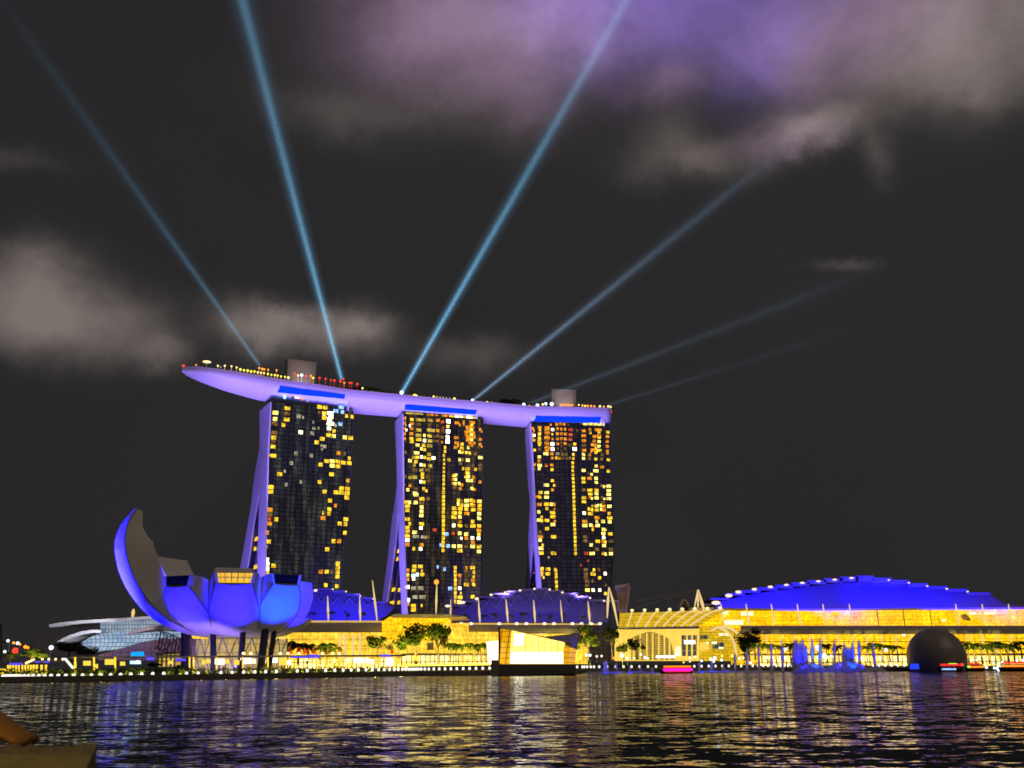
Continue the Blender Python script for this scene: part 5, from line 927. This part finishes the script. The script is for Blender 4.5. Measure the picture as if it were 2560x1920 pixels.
for x, y, r in ((34, 1607, .7), (50, 1611, .6), (63, 1617, .9), (70, 1619, .7), (38, 1627, 1.6)):
    mb = MB(); mb.ball(P(x, y, 519), r, 8, 6); mb.build('red_light', 'lamp_orange' if r < 1 else 'lamp_red', rb)
mb = MB(); mb.tube([P(1, 1652, 330), P(1, 1560, 330)], .55, 8); single('wooden_pole', mb, 'bark', P(1, 1652, 330), 'thick brown pole standing at the left edge', 'pole')

# ------------------------------------------------------------------ planting
def leaf_quads(mb, c, r, n, size, sz=1.0):
    for _ in range(n):
        while True:
            v = Vector((random.uniform(-1, 1), random.uniform(-1, 1), random.uniform(-1, 1)))
            if .25 < v.length < 1: break
        p = c + Vector((v.x * r, v.y * r, v.z * r * sz)); a = Vector((random.gauss(0, 1), random.gauss(0, 1), random.gauss(0, 1))).normalized(); b = a.orthogonal().normalized(); d = a.cross(b); s = size * random.uniform(.6, 1.3)
        mb.add([p - b * s, p - d * s * .55, p + b * s, p + d * s * .55], [(0, 1, 2, 3)])
def tree_proto(seed, dark=False, clumps=9):     # one metre high; scaled on placing
    random.seed(seed); tr = MB(); cr = MB(); tr.tube([(0, 0, 0), (.01, 0, .25), (0, .01, .5)], [.035, .026, .018], 6)
    for k in range(clumps):
        a = random.uniform(0, 6.28); rr = random.uniform(.05, .30); z = random.uniform(.45, .86); c = Vector((rr * math.cos(a), rr * math.sin(a), z))
        tr.tube([(0, 0, .35), c * .6 + Vector((0, 0, .16)), c], [.014, .01, .004], 4); leaf_quads(cr, c, random.uniform(.10, .18), 80, .042, .8)
    leaf_quads(cr, Vector((0, 0, .68)), .32, 110, .042, .75)
    return tr, cr, 'leaf_dark' if dark else 'leaf'
def palm_proto(seed, dark=False):
    random.seed(seed); tr = MB(); cr = MB(); tr.tube([(0, 0, 0), (.015, 0, .35), (0, .01, .68)], [.028, .02, .016], 6)
    for k in range(13):
        a = 6.28 * k / 13 + random.uniform(-.2, .2); e = random.uniform(.0, 1.1); L = random.uniform(.28, .38); h = Vector((math.cos(a), math.sin(a), 0)); sd_ = Vector((-h.y, h.x, 0)); rows = []
        for i in range(6):
            t = i / 5; p = Vector((0, 0, .68)) + h * (L * t * math.cos(e * .6)) + Vector((0, 0, L * (math.sin(e) * t - .95 * t * t))); w = .055 * math.sin(math.pi * (t * .85 + .12))
            rows.append([p - sd_ * w - Vector((0, 0, w * .7)), p, p + sd_ * w - Vector((0, 0, w * .7))])
        cr.grid(rows)
    return tr, cr, 'leaf_dark' if dark else 'palm_leaf'
PROTO = {}
def plant(kind, seed, px, yb, yt, Y, label, group, cat='tree', wide=1.0, rz=None):
    key = (kind, seed)
    a, b = P(px, yb, Y), P(px, yt, Y); h = (b.z - a.z)
    root = thing({'tree': 'broadleaf_tree', 'dark': 'broadleaf_tree', 'palm': 'palm_tree', 'darkpalm': 'palm_tree', 'bush': 'planter_bush'}[kind], a, label, cat, group)
    root.rotation_euler = (0, 0, rz if rz is not None else (px * 1.7) % 6.28); wide *= 1.0 if kind == 'bush' else 1.45; root.scale = (h * wide, h * wide, h)
    if key not in PROTO:
        tr, cr, m_ = (palm_proto(seed, kind == 'darkpalm') if 'palm' in kind else tree_proto(seed, kind == 'dark', 9 if kind != 'bush' else 4))
        PROTO[key] = (tr.build('trunk', 'bark', None, local=True).data, cr.build('crown', m_, None, local=True).data)
        for o in [o for o in C.objects if o.data in PROTO[key]]: bpy.data.objects.remove(o)
    for nm, me in zip(('trunk', 'crown'), PROTO[key]): put(bpy.data.objects.new(nm, me), root)
    return root
GT = 'trees along the waterfront'
for kind, seed, px, yb, yt, Y, w, lab in (
    ('dark', 1, 172, 1652, 1600, 480, 1.5, 'black bushy tree below the lower white wing canopy, left of its pair'), ('dark', 2, 214, 1654, 1608, 478, 1.5, 'black bushy tree against the foot of the curved glass hall'),
    ('tree', 3, 78, 1656, 1622, 400, 1.5, 'yellow-green lit tree behind the far-left pergola'), ('tree', 4, 104, 1656, 1632, 398, 1.4, 'smaller yellow-lit tree at the right end of the pergola'), ('tree', 6, 25, 1658, 1630, 400, 1.2, 'grey-green shrub-like tree under the left-edge street lamps'),
    ('dark', 5, 385, 1680, 1655, 375, 1.7, 'dark round tree on the quay below the entrance porch'), ('dark', 2, 455, 1682, 1658, 380, 1.6, 'dark low tree on the quay left of the museum columns'),
    ('darkpalm', 1, 718, 1662, 1581, 470, 1.0, 'dark palm with spread fronds just right of the museum columns'), ('darkpalm', 2, 745, 1662, 1588, 474, 1.0, 'dark palm in the middle of the dark palm clump'), ('darkpalm', 3, 768, 1660, 1592, 478, 1.0, 'dark palm at the right of the dark palm clump'),
    ('palm', 1, 816, 1662, 1588, 478, 1.0, 'green-lit palm alone before the glass mall wall'), ('palm', 2, 838, 1660, 1603, 476, 1.0, 'smaller green-lit palm right of the lone palm'), ('palm', 3, 800, 1660, 1602, 482, .9, 'yellowish palm close left of the green-lit palm'),
    ('tree', 1, 944, 1652, 1584, 500, .95, 'round olive tree left of the orange-lit tree'), ('tree', 2, 996, 1652, 1582, 505, .85, 'dark round tree lit orange from behind, left of the tallest tree'), ('tree', 4, 1040, 1660, 1546, 505, .75, 'tallest broad tree before the amber entrance hall'), ('tree', 5, 1094, 1660, 1549, 510, .62, 'tall loose tree right of the tallest one'), ('dark', 1, 1110, 1650, 1575, 512, .4, 'narrow dark tree edging the tall loose tree'),
    ('tree', 3, 1470, 1655, 1556, 560, .7, 'tall dense tree right of the crystal pavilion'), ('tree', 6, 1440, 1652, 1586, 556, .9, 'yellow-lit tree at the right tip of the crystal pavilion'), ('dark', 5, 1530, 1652, 1562, 566, .5, 'tall dark tree below the paired masts'), ('dark', 2, 1592, 1648, 1586, 568, .75, 'small dark round tree before the arch window'), ('tree', 4, 1560, 1650, 1600, 568, .8, 'small yellow tree between two dark trees'),
    ('dark', 4, 1862, 1652, 1572, 566, .75, 'dark tree beside the curved entrance arches'), ('dark', 3, 1889, 1650, 1566, 568, .6, 'dark tree overlapping the grey roof band end'), ('tree', 1, 1875, 1655, 1602, 562, .9, 'greenish lower tree under the two dark ones')):
    plant(kind, seed, px, yb, yt, Y, lab, GT, 'palm' if 'palm' in kind else 'tree', w)
for i, px in enumerate((1126, 1140, 1155, 1170, 1186, 1201, 1212)):
    plant('palm', 1 + i % 3, px, 1655, 1590 + (i % 3) * 3, 530, 'green palm in the close row left of the crystal pavilion', 'palm row left of the pavilion', 'palm', .8)
for i, px in enumerate((1905, 1922, 1941, 1960, 1978, 2068, 2098, 2170, 2188, 2206, 2226, 2246)):
    plant('palm' if px < 2060 or px > 2150 else 'darkpalm', 1 + i % 3, px, 1656, 1590 + (i % 4) * 3, 562, 'palm behind the fountains before the golden right-hand mall', 'palms behind the fountains', 'palm', .8)
for i, px in enumerate((2424, 2440, 2458, 2474, 2490, 2506, 2522, 2540, 2556)):
    plant('palm', 1 + i % 3, px, 1660, 1584 + (i * 5 % 4) * 4, 560, 'palm in the thicket right of the dark dome', 'palms right of the dome', 'palm', .9)
for i, (px, yb, yt, kind, lab) in enumerate(((780, 1552, 1523, 'darkpalm', 'small dark palm on the terrace before the blue theatre, left one'), (828, 1552, 1520, 'darkpalm', 'small dark palm on the terrace right of the first mast'), (867, 1552, 1526, 'bush', 'lit planter bush between two terrace masts'), (906, 1553, 1526, 'bush', 'yellow planter bush at the foot of the second terrace mast'), (1167, 1558, 1530, 'bush', 'golden planter bush under the flat hall roof tip'), (1212, 1558, 1530, 'darkpalm', 'dark terrace palm right of the fifth-step mast'), (1239, 1558, 1528, 'bush', 'yellow terrace bush midway under the fan roof'), (1277, 1558, 1530, 'palm', 'small yellow palm close to the mast left of fan centre'), (1309, 1558, 1522, 'darkpalm', 'largest dark terrace palm under the fan roof centre'), (1345, 1558, 1530, 'palm', 'small palm close to the mast right of fan centre'), (1375, 1558, 1530, 'bush', 'yellow bush left of the dim slim mast'), (1411, 1559, 1530, 'bush', 'yellow bush right of the dim slim mast'), (1459, 1560, 1532, 'palm', 'yellow terrace palm beside the bright right-end mast'), (1714, 1530, 1507, 'bush', 'small lit tree under the hoop arch'))):
    plant(kind, 1 + i % 3, px, yb, yt, 607 if px < 1700 else 612, lab, 'terrace plants', 'palm' if 'palm' in kind else 'bush', 1.0)
for i, (px, h, kind) in enumerate(((862, 4.5, 'd'), (872, 5, 'd'), (884, 5.5, 'd'), (905, 6.5, 'd'), (918, 6.5, 'd'), (930, 6, 'd'), (944, 6, 'd'), (958, 5, 'd'), (914, 4.5, 'y'), (931, 4, 'y'), (948, 3.6, 'y'), (982, 3.6, 'y'), (1033, 4.6, 'y'), (1049, 4, 'y'), (1066, 3.4, 'y'), (1085, 4, 'y'), (1162, 3.6, 'y'), (1196, 3.5, 'y'), (1231, 4.4, 'y'), (1246, 3, 'y'), (1256, 6, 'd'), (1268, 7, 'd'), (1280, 7.5, 'd'), (1292, 7, 'd'), (1305, 6, 'd'), (1316, 5.5, 'd'), (1295, 4.4, 'y'), (1326, 3.6, 'y'))):
    p = rim_pt(px, 0, 5 if kind == 'd' else 2.2); x = colof(p); yb = rowof(p)
    plant('dark' if kind == 'd' else 'bush', 1 + i % 3, x, yb, yb - h * (3.6 if kind == 'd' else 5.0), p.y, ('dark tree in the roof garden on the sky deck, left clump' if px < 1000 else 'dark tree in the roof garden on the sky deck, right clump') if kind == 'd' else ('small yellow-lit bush on the sky deck rim above the first gap' if px < 1000 else 'small yellow-lit bush on the sky deck rim right of the brightest beam'), {('d', 0): 'deck trees, left clump', ('d', 1): 'deck trees, right clump', ('y', 0): 'lit deck bushes, left', ('y', 1): 'lit deck bushes, right'}[(kind, int(px > 1000))], 'tree' if kind == 'd' else 'bush', 1.1)
    if kind == 'y': a = p + Vector((0, -1.6, .5)); spot('deck_uplight', a, a + Vector((0, 2.2, 1.6)), 2500, (1, .8, .15), 90, .6, .3)
random.seed(11); mb = MB()
for k in range(2600):
    px = random.uniform(-40, 1012); Y = shore(px) + random.uniform(1.6, 9); b = P(px, 1660, Y); z = DZ + random.uniform(0, 1.1 + .16 * (Y - shore(px))); leaf_quads(mb, Vector((b.x, b.y, z)), .5, 2, .42)
mb.build('quay_planting', 'leaf', None, kind='stuff', label='low green planting along the left quay', cat='planting')
mb = MB()
for k in range(420):
    px = random.uniform(1440, 2420); Y = shore(px) + random.uniform(14, 22); b = P(px, 1660, Y); leaf_quads(mb, Vector((b.x, b.y, DZ + random.uniform(.2, 2.4))), .7, 2, .5)
mb.build('plaza_planting', 'leaf', None, kind='stuff', label='low planting behind the right-hand quay', cat='planting')
for i, px in enumerate(range(6, 1010, 34)): a = V(px, shore(px) + .4, 2.5); spot('quay_lamp_light', a, a + Vector((0, 6, -.3)), 4500, (1, .86, .30), 52, .5, .3)
for i, px in enumerate(range(10, 1010, 62)): a = V(px, shore(px) + 15.5, 8.2); spot('walkway_light', a, a + Vector((0, -5.0, -7)), 9000, (1, .72, .12), 95, .8, .5)
for px, Y, z, pw in ((944, 494, 4, 5000), (1000, 498, 4, 5000), (1042, 497, 4, 7000), (1094, 502, 4, 6000), (1150, 524, 4, 4500), (1195, 524, 4, 4500), (816, 470, 4, 5000), (1440, 548, 4, 6000), (1475, 552, 4, 6000), (1560, 560, 4, 4500), (1930, 554, 4, 6000), (2200, 554, 4, 6000), (2450, 550, 4, 6000), (2520, 550, 4, 6000), (90, 392, 4, 6000), (30, 392, 4, 3000)):
    a = V(px, Y - 3, z - 1.2); spot('tree_uplight', a, a + Vector((0, 6.5, 6.5)), pw * 9.0, (1, .84, .16), 85, .7, .6)

# ------------------------------------------------------------------ plaza lights and fountain
random.seed(5)
for i, (px, y, r, mt) in enumerate([(1467, 1638, .9, 'c'), (1475, 1638, .9, 'c'), (1492, 1641, .8, 'w'), (1504, 1640, .8, 'w'), (1555, 1639, 1.5, 'w'), (1568, 1646, 1.1, 'w'), (1585, 1646, .8, 'w'), (1602, 1636, .9, 'w'), (1612, 1644, 1.0, 'w'), (1619, 1646, .9, 'w'), (1535, 1645, .8, 'o'), (1452, 1645, .8, 'y'), (1437, 1652, .6, 'y'), (1725, 1645, .8, 'w'), (1738, 1642, .9, 'w'), (1754, 1652, .8, 'c'), (1777, 1648, .9, 'c'), (1787, 1645, 1.1, 'c'), (1783, 1653, 1.1, 'c'), (1804, 1650, .9, 'c'), (1709, 1656, .6, 'y'), (1725, 1654, .6, 'w'), (1805, 1640, .8, 'y'), (1830, 1640, .9, 'y'), (1848, 1646, .9, 'w'), (1859, 1645, .7, 'w'), (1876, 1657, .8, 'c'), (1963, 1622, 1.5, 'w'), (1919, 1644, .9, 'w'), (1927, 1644, .9, 'w'), (1953, 1644, .9, 'w'), (1964, 1645, 1.1, 'w'), (2043, 1619, 1.6, 'W'), (2048, 1626, 1.2, 'W'), (2018, 1645, .9, 'w'), (2030, 1642, 1.2, 'W'), (2046, 1643, 1.4, 'W'), (2054, 1640, 1.5, 'W'), (2062, 1638, 1.5, 'W'), (2066, 1644, 1.2, 'W'), (2078, 1640, 1.0, 'w'), (2113, 1645, 1.0, 'w'), (2200, 1646, 1.1, 'w'), (2215, 1625, 1.3, 'w'), (2228, 1640, .7, 'y'), (2414, 1651, .9, 'w'), (2428, 1651, .9, 'w'), (2440, 1651, .9, 'w'), (2447, 1651, .6, 'o'), (2506, 1655, .9, 'c'), (2466, 1668, .9, 'c'), (2486, 1670, .8, 'c'), (2497, 1671, 1.6, 'c'), (2541, 1651, 1.0, 'c'), (2557, 1651, 1.3, 'w'), (2487, 1657, .6, 'g')]):
    Y = 560 if y < 1660 else 516
    mb = MB(); c = P(px, y, Y); g = Vector((c.x, c.y, DZ if y < 1660 else .2)); mb.cur = 0; mb.tube([g, c], .09, 4); mb.cur = 1; mb.ball(c, r * .8, 8, 6)
    z_ = 'before the event hall' if px < 1700 else 'left of the fountain jets' if px < 1900 else 'behind the tall fountain jets' if px < 2250 else 'right of the dark dome'
    single('plaza_lamp', mb, ['dark_metal', {'c': 'lamp_cool', 'w': 'lamp_white', 'W': 'lamp_white', 'o': 'lamp_orange', 'y': 'lamp_yellow', 'g': 'lamp_cyan'}[mt]], g, 'lamp on the busy plaza ' + z_, 'lamp', 'plaza lamps ' + z_)
def spray_mat():
    m, t, out = mat('water_spray'); o = t.n('TexCoord').outputs['Object']
    f = t.noise(t.vm('MULTIPLY', o, (1, 1, .35)), 1.5, 4, .65); lw = t.m('MINIMUM', t.m('MAXIMUM', t.m('MULTIPLY_ADD', f, 3.2, -.75), .28), .96)
    d = t.n('BsdfDiffuse', Color=(.8, .82, .88, 1)); tl = t.n('BsdfTranslucent', Color=(.8, .82, .88, 1)); ad = t.n('MixShader'); ad.inputs[0].default_value = .5
    t.t.links.new(d.outputs[0], ad.inputs[1]); t.t.links.new(tl.outputs[0], ad.inputs[2])
    tr = t.n('BsdfTransparent'); mx = t.n('MixShader'); t.set(mx.inputs[0], lw); t.t.links.new(tr.outputs[0], mx.inputs[1]); t.t.links.new(ad.outputs[0], mx.inputs[2]); t.t.links.new(mx.outputs[0], out.inputs[0])
spray_mat()
def jet(px, yt, w, label, lean=0, col=(.03, .03, 1), pw=1.0, Y=528, lit=True, group='fountain jets'):
    a = V(px, Y, 0); top = P(px + lean, yt, Y); h = top.z; random.seed(int(px)); rw_ = w * .21 / 2; rows = []
    for i in range(12):
        t = i / 11; r = rw_ * (.75 + .5 * math.sin(t * 9 + px) * .3 + random.uniform(-.12, .12)) * (1.1 - .25 * t) * (1 - t ** 9 * .7) + .05; c = a.lerp(top, t)
        rows.append([c + Vector((r * math.cos(6.283 * k / 9) * random.uniform(.8, 1.15), r * math.sin(6.283 * k / 9), 0)) for k in range(9)])
    mb = MB()
    if w < 20: mb.grid(rows, True)
    else:
        for q in range(9):
            off = Vector((rw_ * (q - 4) / 4.2, random.uniform(-1.2, 1.2), 0)); k_ = random.uniform(.72, 1.02)
            mb.grid([[off + a + Vector(((p - a).x * .30, (p - a).y * .5, (p - a).z * k_)) for p in r] for r in rows], True)
    single('fountain_jet', mb, 'water_spray', a, label, 'fountain jet', group, smooth=True)
    if lit: spot('jet_light', a + Vector((0, -11, .2)), a + Vector((0, 0, h * .62)), 11000 * pw * max(.35, h / 12), col, 52, .6, .4)
V1, V2 = (.035, .01, 1), (.004, .006, 1)
jet(1514, 1652, 17, 'stout blue jet just right of the crystal pavilion', 0, V2, 1.4)
for px, yt in ((1541, 1658), (1574, 1664), (1601, 1664), (1630, 1668)): jet(px, yt, 6 if px < 1620 else 9, 'low blue jet in the row before the event hall', 0, V2, 1.0, group='low jets before the event hall')
jet(1748, 1655, 9, 'blue jet directly right of the magenta boat', 0, V2, 1.1); jet(1777, 1652, 10, 'second blue jet right of the magenta boat', 3, V2, 1.1); jet(1808, 1660, 7, 'short blue jet, third right of the magenta boat', 0, V2)
jet(1838, 1632, 8, 'violet jet below the slanting entrance arch', -1, V1); jet(1868, 1621, 9, 'violet jet below the dark tree by the arches', -1, V1); jet(1898, 1615, 8, 'violet jet right of the dark trees', -2, V1); jet(1929, 1607, 8, 'tall slim blue jet, left of the slimmest pair', -1, V2); jet(1957, 1600, 8, 'tallest slim blue-violet jet beside the bright lamp', -2, V1)
jet(2002, 1598, 34, 'widest violet-blue jet left of the white lamp cluster', 0, (.015, .01, 1), 1.9); jet(2032, 1596, 10, 'jet with pale cyan tip left of the white lamp cluster', -2, (.01, .08, 1), 1.2); jet(2051, 1595, 10, 'jet with cyan tip over the white lamp cluster', -1, (.01, .14, 1), 1.3); jet(2087, 1600, 9, 'thin violet jet left of the vivid blue jet', -1, V1)
jet(2125, 1603, 26, 'vivid azure-blue thick jet', -1, (.0, .035, 1), 2.6); jet(2150, 1601, 12, 'violet jet just right of the vivid azure jet', -3, V1, 1.2); jet(2190, 1604, 9, 'leaning thin violet jet at the right end of the fountain', -10, V1, 1.0)
random.seed(3)
for k, (x0, x1, h) in enumerate(((1984, 2070, 4.6), (2060, 2175, 5.2), (2160, 2215, 2.4), (1660, 1990, 1.4), (1440, 1660, 1.3))):
    rows = []
    for i in range(20):
        t = i / 19; c = V(lerp(x0, x1, t), 524, 0); hh = h * (math.sin(math.pi * t) ** .5) * random.uniform(.75, 1.1) + .05; rows.append([c + Vector((0, -2.2 * math.cos(a), hh * math.sin(a))) for a in [math.pi * j / 8 for j in range(9)]])
    mb = MB(); mb.grid(rows); lab = ('left mound of blue mist at the foot of the jets', 'right mound of blue mist under the azure jet', 'small dim mist mound at the right end of the jets', 'long low haze of spray between magenta boat and jets', 'low haze of spray beside the crystal pavilion')[k]
    single('spray_mist', mb, 'water_spray', V((x0 + x1) / 2, 524, 0), lab, 'mist', 'fountain mist', smooth=True)
for px, pw, col in ((2010, 9000, V2), (2055, 9000, V2), (2100, 9000, (.0, .02, 1)), (2145, 8000, V2), (1900, 2500, (.2, .2, .8)), (1840, 2500, (.2, .2, .7)), (1780, 2000, (.2, .2, .7)), (1560, 2000, (.2, .2, .6)), (1510, 2500, V2)): a = V(px, 515, .6); spot('mist_light', a, a + Vector((0, 9, 2.5)), pw * .14, col, 120, .6, .5)

# ------------------------------------------------------------------ foreground: stone ledge and a brown bag
pbr('ledge_stone', (.20, .16, .085, 1), .85, var=.5, scale=9.0)
pbr('bag_cloth', (.34, .15, .03, 1), .8, var=.25, scale=14)
YL2 = 6.0
random.seed(21); mb = MB(); rows = []
a0 = P(-140, 1880, YL2); a1 = P(229, 1887, YL2); zt = a1.z
for i in range(25):
    t = i / 24; x = lerp(a0.x, a1.x, t); j = lambda: random.uniform(-.012, .012)
    rows.append([Vector((x * 1.045, YL2 + .34, zt + .03 + j())), Vector((x * 1.02, YL2 + .16, zt + .02 + j())), Vector((x, YL2, zt + j())), Vector((x, YL2 - .05, zt - .07 + j())), Vector((x, YL2 - .06, zt - .4)), Vector((x, YL2 - .05, zt - 3.2)), Vector((x * 1.045, YL2 + .34, zt - 3.2))])
mb.grid(rows, True); n = len(mb.v); mb.f += [tuple(range(7)), tuple(range(n - 7, n))]; mb.mi += [0, 0]
single('stone_ledge', mb, 'ledge_stone', (a0.x, YL2, zt), 'rough stone ledge in the lower left corner', 'ledge')
mb = MB(); rows = []
for i in range(15):
    t = i / 14; x = lerp(-90, 70, t); yt = interp([(-90, 1740), (-20, 1772), (6, 1792), (20, 1802), (40, 1818), (56, 1831), (68, 1834), (81, 1835)], x); yb_ = interp([(-90, 1850), (10, 1848), (40, 1860), (62, 1868), (81, 1871)], x)
    A_, B2 = P(x, yt, YL2 + .5), P(x, yb_, YL2 + .5); c = (A_ + B2) / 2; hh = (A_ - B2).length / 2; rows.append([c + Vector((0, .16 * math.sin(a), hh * math.cos(a))) for a in [6.283 * k / 12 for k in range(12)]])
mb.grid(rows, True); n = len(mb.v); mb.f += [tuple(range(12)), tuple(range(n - 12, n))]; mb.mi += [0, 0]
single('cloth_bag', mb, 'bag_cloth', rows[7][6], 'rust-brown slumped cloth bag above the stone ledge', 'bag', smooth=True)
bulb('lamp_behind_viewer', (-4.0, 1.0, 7.0), 300, (1, .72, .25), .3)
